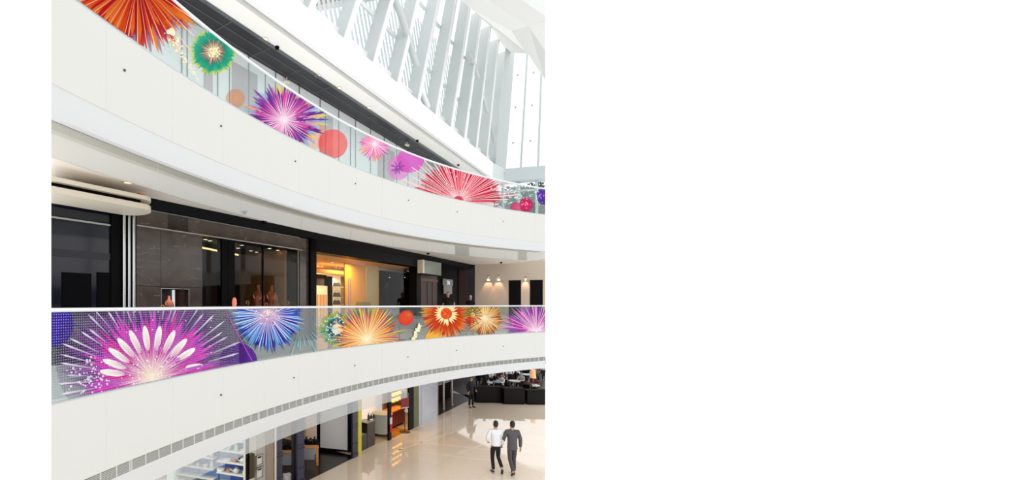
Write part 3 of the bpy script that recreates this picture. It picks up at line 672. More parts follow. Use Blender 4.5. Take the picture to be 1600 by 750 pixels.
# rounded cream canopy above it
g = MB(); tc = T(206, -.55)
for z0, z1 in ((8.04, 8.12), (7.84, 7.95)):
    n = 10; P = [sh(TA - 1.5, -1.0, z0), sh(TA - 1.5, -.1, z0)]
    P += [sh(tc + math.cos(R_(90 - 180 * k / n)) * .35, -.55 + math.sin(R_(90 - 180 * k / n)) * .45, z0) for k in range(n + 1)]
    g.slab(P, (0, 0, z1 - z0))
o = g.build('shop_canopy', CREAM, origin=sh(tc, -.55, 7.9)); tag(o, 'cream canopy of two stacked bands with a rounded end over the dark shop', 'canopy')
MB().sbox(TA - 1, tc, -.88, -.2, 7.95, 8.04).build('dark_groove', DARK, o)
for (x, y), lb in (((143, 306), 'red alarm beacon on the cream canopy edge'), ((220, 303), 'red alarm beacon on the ceiling right of the cream canopy')):
    c = at(x, y, 9.1 if x < 200 else 9.9)
    r = thing('alarm_beacon', c, lb, 'alarm beacon', 'red alarm beacons')
    MB().box(c, (.17, .1, .05), .9).build('red_housing', mat('alarm_red', (178, 28, 38), .35), r, bevel=.01)
    MB().box(c - Vector((0, 0, .045)), (.12, .08, .04), .9).build('lens', mat('alarm_lens', (205, 60, 66), .2), r)
# three steel tubes
for (x0, x1), lb in (((191, 196), 'left one of three thin steel posts beside the dark shop'), ((199, 203.5), 'middle one of three thin steel posts beside the dark shop'), ((206, 211), 'right one of three thin steel posts beside the brown marble wall')):
    a, b = T(x0, -.05), T(x1, -.05); c = sh((a + b) / 2, -.06, ZF); rr = (b - a) / 2 * .95
    o = thing('steel_post', c, lb, 'post', 'steel posts between two shops')
    MB().tube([c, c + Vector((0, 0, 3.36))], rr, 20).build('tube', CHROME, o, smooth=True)
    MB().tube([c, c + Vector((0, 0, .12))], rr * 1.15, 20).build('foot_collar', STEEL, o, smooth=True)
sb('wall_left', T(190), T(213), .0, .2, ZF, 8.1, DARK)
# brown marble shop
TM0, TM1 = T(213), T(482)
ztr = 7.68; zm = 8.08
hd = sb('wall_back', TM0, TM1, 0, .35, ztr, zm, MARBLE)
sb('upper_tile_dark', T(293) - 0, T(293) + .01, -.004, 0, ztr, zm, DARK, hd)
sb('darker_header_tile', T(262), T(293), -.003, 0, ztr + .02, zm, marble('dark_marble_tile', (44, 38, 34), (120, 110, 100)), hd)
sb('chrome_line', TM0, T(467), -.02, 0, ztr - .015, ztr + .015, CHROME, hd)
sb('top_edge', TM0, T(467), -.03, 0, zm - .02, zm, STEEL, hd)
zn0, zn1 = shz(251, 478.5), shz(251, 450)
def mw(t0, t1, z0, z1): return sb('marble_facing', t0, t1, 0, .35, z0, z1, MARBLE, hd)
mw(TM0, T(251), ZF, ztr); mw(T(295), T(316), ZF, ztr); mw(T(251), T(295), zn1, ztr); mw(T(251), T(295), ZF, zn0 - .18)
mw(T(467), TM1, ZF, ztr)
g = MB(); g.sbox(T(467) + .0, T(467) + .03, -.01, 0, ZF, ztr); g.sbox(TM0, T(316), -.002, 0, shz(251, 448), shz(251, 448) + .008); g.sbox(T(251), T(251) + .008, -.002, 0, ZF, ztr); g.build('marble_joint', DARK, hd)
# display niche with a necklace bust
nt0, nt1 = T(251), T(295)
nb = thing('display_niche', sh(nt0, 0, zn0), 'small lit display niche in the brown marble wall', 'display niche')
RED = mat('niche_red', (88, 44, 38), .5)
MB().sbox(nt0, nt1, .5, .52, zn0 - .18, zn1).build('niche_back', mat('niche_back', (52, 38, 36), .4), nb)
MB().sbox(nt0, nt1, .0, .5, zn0 - .2, zn0 - .18).build('niche_shelf', mat('niche_shelf', (170, 84, 60), .4), nb)
MB().sbox(nt0, nt1, .0, .5, zn1, zn1 + .02).build('niche_top', DARK, nb)
MB().sbox(nt0 - .015, nt0, .0, .5, zn0 - .18, zn1).build('niche_side', RED, nb); MB().sbox(nt1, nt1 + .015, .0, .5, zn0 - .18, zn1).build('niche_side', RED, nb)
fr = MB(); fr.sbox(nt0, nt1, -.015, 0, zn1 - .012, zn1); fr.sbox(nt0, nt0 + .012, -.015, 0, zn0, zn1); fr.sbox(nt1 - .012, nt1, -.015, 0, zn0, zn1); fr.build('chrome_frame', CHROME, nb)
lamp('niche_lamp', 'SPOT', sh((nt0 + nt1) / 2 - .1, .1, zn1 - .03), 9, (1, .7, .5), .02, (0, R_(-6), 0), 120, .6)
MB().sbox(T(286), T(290), .44, .46, zn0 - .1, zn1 - .02).build('white_light_panel', mat('panel_lit', (220, 226, 230), .5, emit=(215, 222, 228), estr=.8), nb)
def bust(c, s, m, label, group=None, lean=0):
    r = thing('jewellery_bust', c, label, 'jewellery bust', group)
    MB().lathe([(.11 * s, 0), (.12 * s, .02 * s), (.1 * s, .05 * s), (.125 * s, .16 * s), (.13 * s, .24 * s), (.1 * s, .31 * s), (.045 * s, .35 * s), (.035 * s, .42 * s), (.04 * s, .46 * s)], c, 20, 1, .6).build('torso', m, r, smooth=True); to_ = r.children[0]
    pts = [c + Vector((.075 * s * math.cos(a), -.07 * s - .01 * math.sin(a), (.28 + .09 * math.sin(a)) * s)) for a in [math.pi * k / 12 - math.pi for k in range(13)]]
    MB().tube(pts, .008 * s, 6).build('necklace', mat('jewel_gold', (250, 190, 120), .2, .8, emit=(255, 170, 100), estr=.3), to_)
    return r
zs = zn0 - .18
bust(sh(T(264, .25), .25, zs), .95, ROSE, 'rose-grey necklace bust in the marble wall niche')
def stand(c, h, m, label, group='small jewellery stands', r=.035):
    o = thing('jewellery_stand', c, label, 'jewellery stand', group)
    MB().lathe([(r * 1.3, 0), (r * 1.3, .012), (r * .35, .02), (r * .3, h * .7), (r, h * .8), (r * .9, h), (r * .4, h + .004)], c, 14).build('post', m, o, smooth=True)
    pts = [c + Vector((r * 1.0 * math.cos(a), 0, h + r * .9 + r * math.sin(a))) for a in [2 * math.pi * k / 14 for k in range(15)]]
    MB().tube(pts, r * .25, 6).build('ring', MATS['jewel_gold'], o)
    return o
for x, h, lb in ((254, .14, 'white ring stand left of the niche bust'), (270, .16, 'ring stand right of the niche bust'), (292.5, .18, 'red-lit ring stand at the niche\'s right edge')):
    stand(sh(T(x, .2), .2, zs), h, mat('stand_ivory', (235, 205, 190), .4), lb)

# jewellery window
TW0, TW1 = T(316), T(467)
jr = MB()
jb = sb('wall_back', TW0 - .2, TW1 + .2, 2.4, 2.5, ZF, 8.1, mat('jewel_shop_back', (58, 46, 40), .2, var=.15, scale=1.5))
sb('wall_left', TW0 - .3, TW0 - .2, .35, 2.5, ZF, 8.1, DARKP); sb('wall_right', TW1 + .2, TW1 + .3, .35, 2.5, ZF, 8.1, BROWNP)
sb('ceiling', TW0 - .2, TW1 + .2, .1, 2.5, 7.66, 7.75, DARK)
sb('brown_back_panel', T(420, 2.3), T(466, 2.3), 2.3, 2.4, ZF, shz(440, 436, 2.3), mat('amber_brown', (120, 74, 46), .4, var=.2), jb)
sb('black_back_panel', T(384, 2.3), T(414, 2.3), 2.3, 2.4, ZF, shz(384, 432, 2.3), DARK, jb)
wn = thing('shop_window', sh(TW0, 0, ZF), 'jewellery shop window with a black centre post in the brown marble wall', 'shop window', kind='structure')
for x0, x1 in ((316, 347), (367, 411), (411.5, 466)): MB().sbox(T(x0), T(x1), .03, .045, ZF, 7.66).build('pane', SHOPG, wn)
MB().sbox(T(347), T(356), .0, .2, ZF, 7.66).build('centre_post', DARK, wn); MB().sbox(T(356.6), T(367), .0, .2, ZF, 7.66).build('centre_post', DARK, wn)
for x in (411, 466): MB().sbox(T(x), T(x) + .03, .0, .06, ZF, 7.66).build('mullion', STEEL if x > 440 else DARK, wn)
zt = shz(380, 479, .3) - .13
sb('display_plinth', T(368, .1), T(466, .1), .12, .8, ZF, zt, DARKP, st=False)
tag(bpy.data.objects['display_plinth'], 'dark display plinth behind the jewellery shop window', 'plinth')
sb('brass_top', T(368, .1), T(466, .1), .1, .82, zt, zt + .01, mat('plinth_top', (70, 44, 34), .3), bpy.data.objects['display_plinth'])
for x, s, w, m, lb in ((403, 1.25, .35, COPPER, 'copper bust left of the other in the jewellery window'), (424, 1.25, .35, COPPER, 'copper bust right of the other in the jewellery window')):
    bust(sh(T(x, w), w, zt + .01), s * 1.35, m, lb, 'busts in the jewellery window')
for x, h, lb in ((387, .2, 'short stand at the left of the jewellery window'), (409, .44, 'tall stand between the two copper busts'), (416, .14, 'small stand just left of the right copper bust'), (433, .12, 'small stand right of the right copper bust'), (442, .16, 'stand in front of the grey cylinders'), (449, .2, 'stand second from the window\'s right end'), (453, .15, 'stand nearest the window\'s right frame')):
    stand(sh(T(x, .4), .4, zt + .01), h, COPPER, lb, 'stands in the jewellery window', .045)
for x, h, lb in ((431, .5, 'left one of three grey cylinders in the jewellery window'), (437, .48, 'middle one of three grey cylinders in the jewellery window'), (443, .5, 'right one of three grey cylinders in the jewellery window')):
    c = sh(T(x, .6), .6, zt + .01); tag(MB().lathe([(.05, 0), (.05, h), (.04, h + .01)], c, 16).build('display_cylinder', mat('cyl_grey', (96, 90, 84), .4), origin=c, smooth=True), lb, 'display cylinder', 'cylinders in the jewellery window')
c = sh(T(338, .3), .3, shz(338, 479, .3) - .1)
for (x, w, z), lb in (((352.5, .25, 0), 'red pendant hanging at the black post of the jewellery window'),):
    c = sh(T(347.5, .22), .22, shz(347, 465, .2)); tag(MB().lathe([(.012, 0), (.05, .06), (.055, .16), (.02, .26), (.006, .4)], c, 12).build('pendant', mat('pendant_red', (160, 40, 50), .3), origin=c, smooth=True), lb, 'pendant')
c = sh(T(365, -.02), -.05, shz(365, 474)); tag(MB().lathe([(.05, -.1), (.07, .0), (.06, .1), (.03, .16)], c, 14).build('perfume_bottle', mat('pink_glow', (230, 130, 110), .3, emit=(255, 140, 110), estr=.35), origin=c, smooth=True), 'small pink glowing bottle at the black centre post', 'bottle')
for k, (x, w, q) in enumerate(((321, .4, 0), (328, .5, 0), (357, 1, 0), (378, .5, 0), (372, 1.1, 0), (392, 1.3, 0), (401, 1.4, 0), (421, .4, 0), (434, .5, 0), (446, .6, 0))):
    lb = ['leftmost over the shop window', 'second over the shop window, left pane', 'by the black centre post', 'left end of the middle pane', 'behind the post, deeper in', 'middle pane, deeper in', 'deepest in the middle pane', 'left one in the right pane', 'middle one in the right pane', 'right one in the right pane'][k]
    downlight(sh(T(x, w), w, 7.66), 'small lit downlight in the jewellery shop ceiling, ' + lb, 'downlights in the jewellery shop', .07)
c = [sh(T(316, .9), .9, 7.5), sh(T(372, 1.5), 1.5, 7.5)]
tag(MB().tube(c, .025, 8).build('light_strip', WARMLIT, origin=c[0]), 'slanting warm light strip seen through the left of the jewellery window', 'light strip')
lamp('jewel_lamp', 'SPOT', sh(T(414, .2), .3, 7.5), 26, (1, .75, .55), .05, (0, 0, 0), 90, .8)
lamp('jewel_lamp', 'SPOT', sh(T(445, 1.6), 1.6, 7.5), 12, (1, .7, .45), .05, (0, 0, 0), 90, .8)

# black-framed bag shop
TB0, TB1 = T(482), T(655)
bf = sb('wall_back', TB0, TB1, -.1, .3, ZH + .05, 8.1, DARK)
sb('left_jamb', TB0, T(491), -.1, .3, ZF, 8.1, DARK, bf); sb('right_jamb', T(648), TB1, -.1, .3, ZF, 8.1, DARK, bf)
BS0, BS1 = T(491), T(648)
sb('floor', BS0 - 1, BS1 + 1, .3, 6.2, ZF, ZF + .01, mat('shop_floor', (150, 110, 60), .15))
sb('ceiling', BS0 - 1, BS1 + 1.5, .3, 6.2, 7.66, 7.75, mat('shop_ceiling', (205, 150, 84), .5))
bw = sb('wall_back', BS0 - 2.5, BS1 + 1.5, 5.0, 5.1, ZF, 8.1, mat('warm_wall', (226, 186, 128), .5))
sb('wall_left', BS0 - 1.2, BS0 - 1.1, .3, 6, ZF, 8.1, mat('warm_wall_side', (200, 150, 84), .5))
sb('dark_side_panel', T(490, 4.9), T(512, 4.9), 4.9, 5.0, shz(500, 446, 4.9), shz(500, 428, 4.9), BROWNP, bw)
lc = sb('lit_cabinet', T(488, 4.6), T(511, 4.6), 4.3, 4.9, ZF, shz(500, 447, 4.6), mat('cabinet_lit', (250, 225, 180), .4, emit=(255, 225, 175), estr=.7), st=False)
tag(lc, 'brightly lit low cabinet with fine glass dividers at the left of the bag shop', 'cabinet')
g = MB()
for k in range(9): t = T(492, 4.25) + (T(510, 4.25) - T(492, 4.25)) * k / 8; g.sbox(t, t + .02, 4.25, 4.3, ZF, shz(500, 460, 4.3))
g.build('divider', mat('divider_brown', (190, 140, 90), .4), lc)
sb('dark_column', T(511.5, 4.3), T(517, 4.3), 4.2, 4.5, ZF, shz(515, 432, 4.3), DARKP, bw)
sx0, sx1 = T(517.5, 4.6), T(538, 4.6)
rk = thing('bag_rack', sh(sx0, 4.6, ZF), 'lit wall rack with three shelves of black handbags', 'shelf rack')
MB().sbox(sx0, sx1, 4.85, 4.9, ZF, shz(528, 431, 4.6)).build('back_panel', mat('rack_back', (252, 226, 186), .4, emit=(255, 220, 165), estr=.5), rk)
for y, lb in ((448, 'top'), (464, 'middle'), (476, 'lowest visible')):
    z = shz(528, y, 4.5); MB().sbox(sx0, sx1, 4.4, 4.85, z - .03, z).build('shelf', CREAM, rk)
    c = sh(T(526, 4.6), 4.6, z)
    o = thing('handbag', c, 'black handbag on the %s shelf of the lit rack' % lb, 'handbag', 'black handbags on the lit rack')
    MB().hexa([c + Vector(q) for q in ((-.22, -.08, 0), (.22, -.08, 0), (.22, .08, 0), (-.22, .08, 0), (-.17, -.04, .24), (.17, -.04, .24), (.17, .04, .24), (-.17, .04, .24))]).build('body', BAG, o, bevel=.03)
    bb = o.children[0]
    MB().tube([c + Vector((.12 * math.cos(a), 0, .22 + .13 * math.sin(a))) for a in [math.pi * k / 10 for k in range(11)]], .012, 6).build('handle', BAG, bb)
lamp('bag_lamp', 'AREA', sh(T(520, 2.5), 2.5, 7.6), 150, (1, .74, .42), 2.2, (0, 0, 0))
lamp('bag_lamp', 'AREA', sh(T(540, 4.0), 4.2, 7.3), 45, (1, .8, .55), 1.2, (0, 0, 0))
o = sb('light_strip', T(491, .5), T(556, .5), .5, .6, shz(491, 398, .5) - .0, shz(491, 398, .5) + .05, WARMLIT, st=False); tag(o, 'bright warm light strip under the black shopfront header', 'light strip')
o = sb('ceiling_band', T(488, 2.2), T(545, 2.2), 2.2, 2.5, shz(500, 426, 2.2), shz(500, 420, 2.2) , mat('band_gold', (226, 170, 90), .4), st=False); tag(o, 'gold hanging band across the bag shop ceiling', 'ceiling band')
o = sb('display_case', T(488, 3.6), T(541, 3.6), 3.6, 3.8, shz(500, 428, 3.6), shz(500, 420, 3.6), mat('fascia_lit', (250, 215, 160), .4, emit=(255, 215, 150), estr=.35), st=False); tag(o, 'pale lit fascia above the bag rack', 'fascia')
for k, x in enumerate((497, 503, 519, 525, 531)):
    downlight(sh(T(x, 3.0 if k != 2 else 1.6), 3.0 if k != 2 else 1.6, 7.66), 'lit downlight in the bag shop ceiling, number %s from its left side' % ['first', 'second', 'third', 'fourth', 'fifth'][k], 'downlights in the bag shop', .07)
# gold partition and glass door
gp = thing('gold_partition', sh(T(545, .7), .7, ZF), 'translucent gold partition panel inside the bag shop', 'partition', kind='thing')
MB().sbox(T(539, .9), T(571.5, .9), .9, .95, ZF, 7.6).build('panel', GOLD, gp)
MB().sbox(T(572.5, .9), T(590.5, .9), .9, .95, ZF, 7.6).build('panel', mat('pale_gold', (186, 158, 92), .3), gp)
MB().sbox(T(561, .8), T(579, .8), .8, .88, ZF, shz(570, 472, .8)).build('lower_box', mat('olive_box', (140, 122, 66), .4), gp)
lamp('partition_lamp', 'AREA', sh(T(560, .3), .45, 7.55), 60, (1, .68, .3), .5, (0, R_(0), 0))
dr = thing('door_2', sh(T(541), .1, ZF), 'glass door with long steel pull handles at the bag shop', 'door', kind='structure')
MB().sbox(T(511), T(571), .1, .112, ZF, 7.6).build('pane', GLASSC, dr); MB().sbox(T(573), T(634), .1, .112, ZF, 7.6).build('pane', GLASSC, dr)
for x in (545, 548): MB().tube([sh(T(x, .0), .0, shz(x, 436)), sh(T(x, .0), .0, ZF + .6)], .018, 8).build('pull_handle', CHROME, dr, smooth=True)
db = sb('wall_back', T(590, 1.6), T(655, 1.6) + .4, 1.6, 1.7, ZF, 7.66, mat('dark_grey_board', (26, 24, 23), .8, spec=.03))
sb('cream_transom', T(590.5, 1.55), T(634, 1.55), 1.5, 1.6, shz(612, 424.5, 1.55), shz(612, 411, 1.55), mat('transom_cream', (196, 190, 168), .5), db)
sb('cream_transom', T(590, 1.0), T(592, 1.0), 1.0, 1.6, ZF, 7.6, GOLD, db)
for x, lb in ((607, 'left one of the two lit wall lights on the dark shop wall'), (631, 'right one of the two lit wall lights on the dark shop wall')):
    sconce(sh(T(x, 1.5), 1.5, shz(x, 432, 1.5)), Vector((-N.x, -N.y, 0)), lb, 45)
# brown timber bay with a glass light box, dark corridor with room number
tb = sb('wall_back', T(656), T(686), .1, .3, ZF, 8.1, BROWNP)
for x in (658.5, 670, 678): sb('panel_groove', T(x), T(x) + .02, .085, .1, ZF, shz(x, 438), DARK, tb)
sb('panel_head', T(656), T(686), .06, .1, shz(656, 438), shz(656, 434), mat('timber_light', (92, 68, 56), .4), tb)
lb_ = thing('light_box_sign', sh(T(659), -.3, shz(659, 426)), 'blank grey-green glass light box sign hanging under the ceiling', 'sign')
MB().sbox(T(660, -.3), T(688, -.3), -.35, -.1, shz(660, 427, -.3), shz(660, 406, -.3)).build('box', SAGE, lb_)
MB().sbox(T(658.5, -.3), T(661.5, -.3), -.36, -.1, shz(660, 427, -.3), shz(660, 406, -.3)).build('end_cap', CREAM, lb_)
MB().sbox(T(659, -.3), T(688, -.3), -.36, -.08, shz(660, 427, -.3) - .04, shz(660, 427, -.3)).build('bottom_edge', DARK, lb_)
dc = sb('wall_back', T(686), TB + 3.5, 1.0, 1.2, ZF, 8.5, DARKP)
sb('red_wall_panel', T(716, .98), TB + 1.2, .95, 1.0, ZF, 8.3, mat('dark_red_panel', (40, 18, 16), .7, spec=.04), dc)
sb('wall_left', T(685), T(686) + .05, .1, 1.0, ZF, 8.1, DARK)
ns = thing('lit_notice_panel', sh(T(694, .9), .9, ZF), 'small grey lit panel under a white room number in the dark corridor', 'notice panel')
MB().sbox(T(693.5, .9), T(706.5, .9), .9, .94, shz(700, 459, .9), shz(700, 446, .9)).build('grey_plate', mat('plate_grey', (92, 94, 90), .4, emit=(92, 94, 90), estr=.25), ns)
MB().sbox(T(692, .92), T(708, .92), .93, .95, shz(700, 446, .9), shz(700, 436, .9)).build('black_header', mat('ink_black', (6, 6, 6), .3), ns)
fc = bpy.data.curves.new('room_number', 'FONT'); fc.body = '216'; fc.size = .34; fc.extrude = .006; fc.align_x = 'CENTER'
tmp = bpy.data.objects.new('tmp', fc); fme = bpy.data.meshes.new_from_object(tmp); bpy.data.objects.remove(tmp)
fo = bpy.data.objects.new('room_number', fme); C.objects.link(fo); fo.parent = ns
p_ = sh(T(700.5, .9), .9, shz(700, 444.5, .9)); fo.location = p_ - Vector(ns['_o']) - Vector((N.x, N.y, 0)) * .0
fo.rotation_euler = (R_(90), 0, math.atan2(U.y, U.x)); fme.materials.append(mat('digits_white', (235, 235, 230), .5, emit=(235, 235, 230), estr=.7)); fo['label'] = 'white digits 216'

# ceiling fittings on level 2
for (x, y), lb in (((200, 285), 'round lamp cover in the ceiling near the cream canopy'), ((97, 281), 'ceiling fitting at the far left above the cream canopy'), ((537, 384.5), 'lit downlight in the ceiling before the bag shop'), ((612, 383.5), 'pale downlight in the ceiling near the bag shop\'s right jamb')):
    c = onz(x, y, 8.33); downlight(c, lb, 'fittings in the level two ceiling', .1, WARMLENS)
for (x, y), lb in (((669, 395), 'dark sprinkler above the glass light box sign'), ((783, 409.5), 'dark dome camera above the tan stone wall'), ((382, 330), 'tiny sprinkler above the marble shop'), ((413, 345), 'small spotlight at the edge of the dark ceiling')):
    c = onz(x, y, 8.33); tag(MB().lathe([(.07, 0), (.07, -.03), (.04, -.08), (.01, -.09)], c, 14).build('ceiling_sensor', DARK, origin=c, smooth=True), lb, 'sensor', None)

# ------------------------------------------------------------------ sloping window wall, end window, roof soffits
V = Vector((884 - CX, F, HY + 970)).normalized()
WF, WG = -.95, -.3; zb = 13.75
def vline(t, w, L): a = sh(t, w, zb); return a, a + V * L
def fin_t(k): return T(1040 - 1 / (1.961e-3 + .2005e-3 * k), WF)
def prism(g, t0, t1, w0, w1, l0, l1):
    P = []
    for l in (l0, l1):
        for (t, w) in ((t0, w0), (t1, w0), (t1, w1), (t0, w1)): P.append(sh(t, w, zb) + V * l)
    return g.hexa(P)
ws = thing('window_1', sh(fin_t(0), WG, zb), None, None, kind='structure')
ts = [fin_t(k) for k in range(-2, 10)]
fins = []
for k, t in enumerate(ts):
    prism(MB(), t - .2, t, WF + .04, WG, 0, 13).build('fin', FINM, ws)
    prism(MB(), t - .21, t + .03, WF, WF + .04, 0, 13).build('fin_edge', FINW, ws)
for k in range(len(ts) - 1):
    a, b = ts[k], ts[k + 1] - .2
    prism(MB(), a, b, WG - .25, WG + .1, 1.7, 2.1).build('spandrel', FINW, ws)
    prism(MB(), a, b, WG - .05, WG - .02, 0, 1.7).build('lower_pane', mat('lower_pane', (150, 178, 182), .1, var=.15, scale=2), ws)
    prism(MB(), a, b, WG - .01, WG + .01, 2.1, 13).build('pane', GLASSW, ws)
    for l in (4.6, 8.4): prism(MB(), a, b, WG, WG + .08, l, l + .25).build('transom', FINW, ws)
# outside sunshade louvres
for k in range(len(ts) - 1):
    a, b = ts[k], ts[k + 1]
    lv = MB()
    for q in range(5):
        s0 = a + (b - a) * (q / 5); p0 = sh(s0, 1.0, zb) + V * 2.0; d = Vector((-.42 * U.x, -.42 * U.y, 1)) 
        lv.hexa([p0, p0 + Vector((U.x, U.y, 0)) * .17, p0 + Vector((U.x, U.y, 0)) * .17 + Vector((N.x, N.y, 0)) * .03, p0 + Vector((N.x, N.y, 0)) * .03,
                 p0 + d * 6, p0 + d * 6 + Vector((U.x, U.y, 0)) * .17, p0 + d * 6 + Vector((U.x, U.y, 0)) * .17 + Vector((N.x, N.y, 0)) * .03, p0 + d * 6 + Vector((N.x, N.y, 0)) * .03])
    lv.build('sunshade', mat('shade_white', (236, 240, 242), .5), ws)
# round bracing tubes between the fins
for q, (x0, y0, x1, y1) in enumerate(((629, 30, 651, 104), (655, 135, 668, 168), (733, 82, 747, 122), (753, 148, 761, 176), (765, 195, 772, 222), (613, -10, 629, 30))):
    def onw(x, y, w=WF + .1): 
        # point of the leaning fin plane seen at a pixel
        n3 = Vector((U.x, U.y, 0)).cross(V); P0 = sh(0, w, zb); r = ray(x, y); o_ = Vector((0, 0, EYE)); k_ = (P0 - o_).dot(n3) / r.dot(n3); return o_ + r * k_
    a, b = onw(x0, y0), onw(x1, y1)
    MB().tube([a, b], .14, 12).build('brace_tube', FINM if q != 1 else FINW, ws, smooth=True)
# end window
E0, E1 = at(785, 266, 27.0), at(870, 258.6, 26.1); E0.z = E1.z = EYE + 8.06
ed = (E1 - E0).normalized(); en = Vector((-ed.y, ed.x, 0))
w2 = thing('window_2', E0, None, None, kind='structure')
def eprism(g, s0, s1, d0, d1, l0, l1):
    return g.hexa([E0 + ed * s + en * d + V * l for l in (l0, l1) for s, d in ((s0, d0), (s1, d0), (s1, d1), (s0, d1))])
def es(x): a = (x - CX) / F; return (a * E0.y - E0.x) / (ed.x - a * ed.y)
jm = [es(786), es(813.5), es(840.5), es(868)]
MB_ = eprism(MB(), jm[0] - .5, jm[0] + .12, -.35, .1, -.3, 12.5); MB_.build('corner_jamb', FINM, w2)
for s in jm[1:]: eprism(MB(), s - .05, s + .05, -.1, .05, -.1, 12.5).build('mullion', GREYMET, w2)
for a, b in zip(jm[:-1], jm[1:]): eprism(MB(), a + .08, b - .05, 0, .015, 0, 12).build('pane', GLASSW, w2)
for l in (2.2, 5.4, 8.6):
    for a in jm[:-1]:
        for f_ in (.45,):
            c = E0 + ed * (a + (jm[1] - jm[0]) * f_) + V * l - en * .05
            MB().tube([c, c - en * .08], .06, 10).build('glass_bolt', STEEL, w2)
eprism(MB(), jm[0] + .1, jm[1] + .0, -.1, .05, 11.6, 11.75).build('head_bar', mat('dark_bar', (110, 116, 118), .4), w2)
g = MB(); q = lambda s, d, z: E0 + ed * s + en * d + Vector((0, 0, z))
tr = struct(g.hexa([q(-.9, -.4, -.78), q(4, -.4, -.78), q(4, .3, -.78), q(-.9, .3, -.78), q(-.9, -.4, -.02), q(4, -.4, -.02), q(4, .3, -.02), q(-.9, .3, -.02)]).build('trim_5', mat('transom_grey', (190, 200, 202), .45)))
g = MB()
w3_ = thing('window_3', q(0, 0, -4), None, None, kind='structure')
for x in (786, 810.5, 838.5, 862):
    s = es(x); MB().hexa([q(s - .07, -.1, -4.6), q(s + .07, -.1, -4.6), q(s + .07, .1, -4.6), q(s - .07, .1, -4.6), q(s - .07, -.1, -.78), q(s + .07, -.1, -.78), q(s + .07, .1, -.78), q(s - .07, .1, -.78)]).build('mullion', GREYMET, w3_)
MB().hexa([q(-.5, 0, -4.6), q(4, 0, -4.6), q(4, .01, -4.6), q(-.5, .01, -4.6), q(-.5, 0, -.78), q(4, 0, -.78), q(4, .01, -.78), q(-.5, .01, -.78)]).build('pane', GLASSW, w3_)
MB().hexa([q(-.5, -.05, -1.35), q(4, -.05, -1.35), q(4, .05, -1.35), q(-.5, .05, -1.35), q(-.5, -.05, -1.25), q(4, -.05, -1.25), q(4, .05, -1.25), q(-.5, .05, -1.25)]).build('bar', GREYMET, w3_)
# corner block between the beam end and the end window
struct(MB().slab([sh(TE, WB + .02, 0), sh(TE + .9, WB + .5, 0), sh(TE + 1.2, -.2, 0), sh(TE, -.2, 0)][::1], (0, 0, .001)).build('trim_6', FINM)) if False else None
cb = MB(); A = sh(TE, WB + .1, 13.0); B = E0 + ed * .1 - en * .3; B.z = 13.0
d_ = (B - A); n_ = Vector((-d_.y, d_.x, 0)).normalized() * .25
struct(cb.slab([A, B, B + n_, A + n_], (0, 0, .95)).build('trim_6', mat('corner_grey', (205, 212, 212), .5)))
struct(MB().slab([at(770, 300, 28.5) * 1, at(900, 300, 28.5), at(900, 300, 38), at(770, 300, 38)][::1] and [Vector((at(x, 300, Y).x, Y, 8.0)) for x, Y in ((760, 28.6), (900, 28.0), (900, 38), (760, 38))], (0, 0, .2)).build('floor', WALK))
# trees outside the level-3 end window
LEAF = mat('leaf_green', (48, 92, 80), .6, var=.4, scale=3)
for q_, (x, zc, r, lb) in enumerate(((803, 13.2, 1.5, 'green tree behind the window at the left of the end glass'), (824, 13.6, 1.5, 'green tree outside the end window, middle'), (846, 13.9, 1.6, 'darker green tree outside the end window, right'))):
    c = at(x, 300, 33 + q_); c.z = zc; base = Vector((c.x, c.y, 8.2))
    tr_ = thing('tree', base, lb, 'tree', 'trees outside the end window')
    MB().tube([base, base + Vector((0, 0, zc - 8.4))], [.16, .08], 8).build('trunk', BROWNP, tr_)
    g = MB()
    for _ in range(700):
        v = Vector((random.gauss(0, 1), random.gauss(0, 1), random.gauss(0, 1))).normalized() * r * random.random() ** .4
        p0 = c + v; a = Vector((random.gauss(0, 1), random.gauss(0, 1), random.gauss(0, 1))).normalized() * .17; b_ = a.cross(Vector((random.random(), .3, random.random()))).normalized() * .08
        g.add([p0 - a, p0 + b_, p0 + a, p0 - b_], [(0, 1, 2, 3)])
    g.build('foliage', mat('leaf_dark', (30, 64, 58), .6, var=.4, scale=3) if q_ == 2 else LEAF, tr_)
# roof soffit, upper right: folded panels
RZ = 18.6
def rp(name, pts, m, th=(0, 0, .6)): return struct(MB().slab([onz(x, y, z) for x, y, z in pts], th).build(name, m))
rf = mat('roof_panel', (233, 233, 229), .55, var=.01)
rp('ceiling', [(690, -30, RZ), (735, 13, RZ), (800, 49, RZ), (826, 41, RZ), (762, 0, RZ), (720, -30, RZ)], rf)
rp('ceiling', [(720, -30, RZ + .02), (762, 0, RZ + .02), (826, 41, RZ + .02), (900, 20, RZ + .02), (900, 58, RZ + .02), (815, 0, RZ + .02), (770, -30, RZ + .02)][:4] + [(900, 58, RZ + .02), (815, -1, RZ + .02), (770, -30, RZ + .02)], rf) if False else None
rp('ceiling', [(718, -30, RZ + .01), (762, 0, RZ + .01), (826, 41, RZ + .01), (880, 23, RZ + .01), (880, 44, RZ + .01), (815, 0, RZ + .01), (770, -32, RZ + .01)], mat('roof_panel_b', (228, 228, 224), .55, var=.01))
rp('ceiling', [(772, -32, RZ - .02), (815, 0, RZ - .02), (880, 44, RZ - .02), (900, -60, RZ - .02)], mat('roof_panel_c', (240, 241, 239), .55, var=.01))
rp('ceiling', [(800, 49, RZ - .01), (825, 85, RZ - .25), (852, 125, RZ - .5), (880, 166, RZ - .7), (880, 122, RZ - .6), (852, 80, RZ - .4), (826, 41, RZ - .01)], mat('roof_panel_d', (222, 222, 218), .55, var=.01))
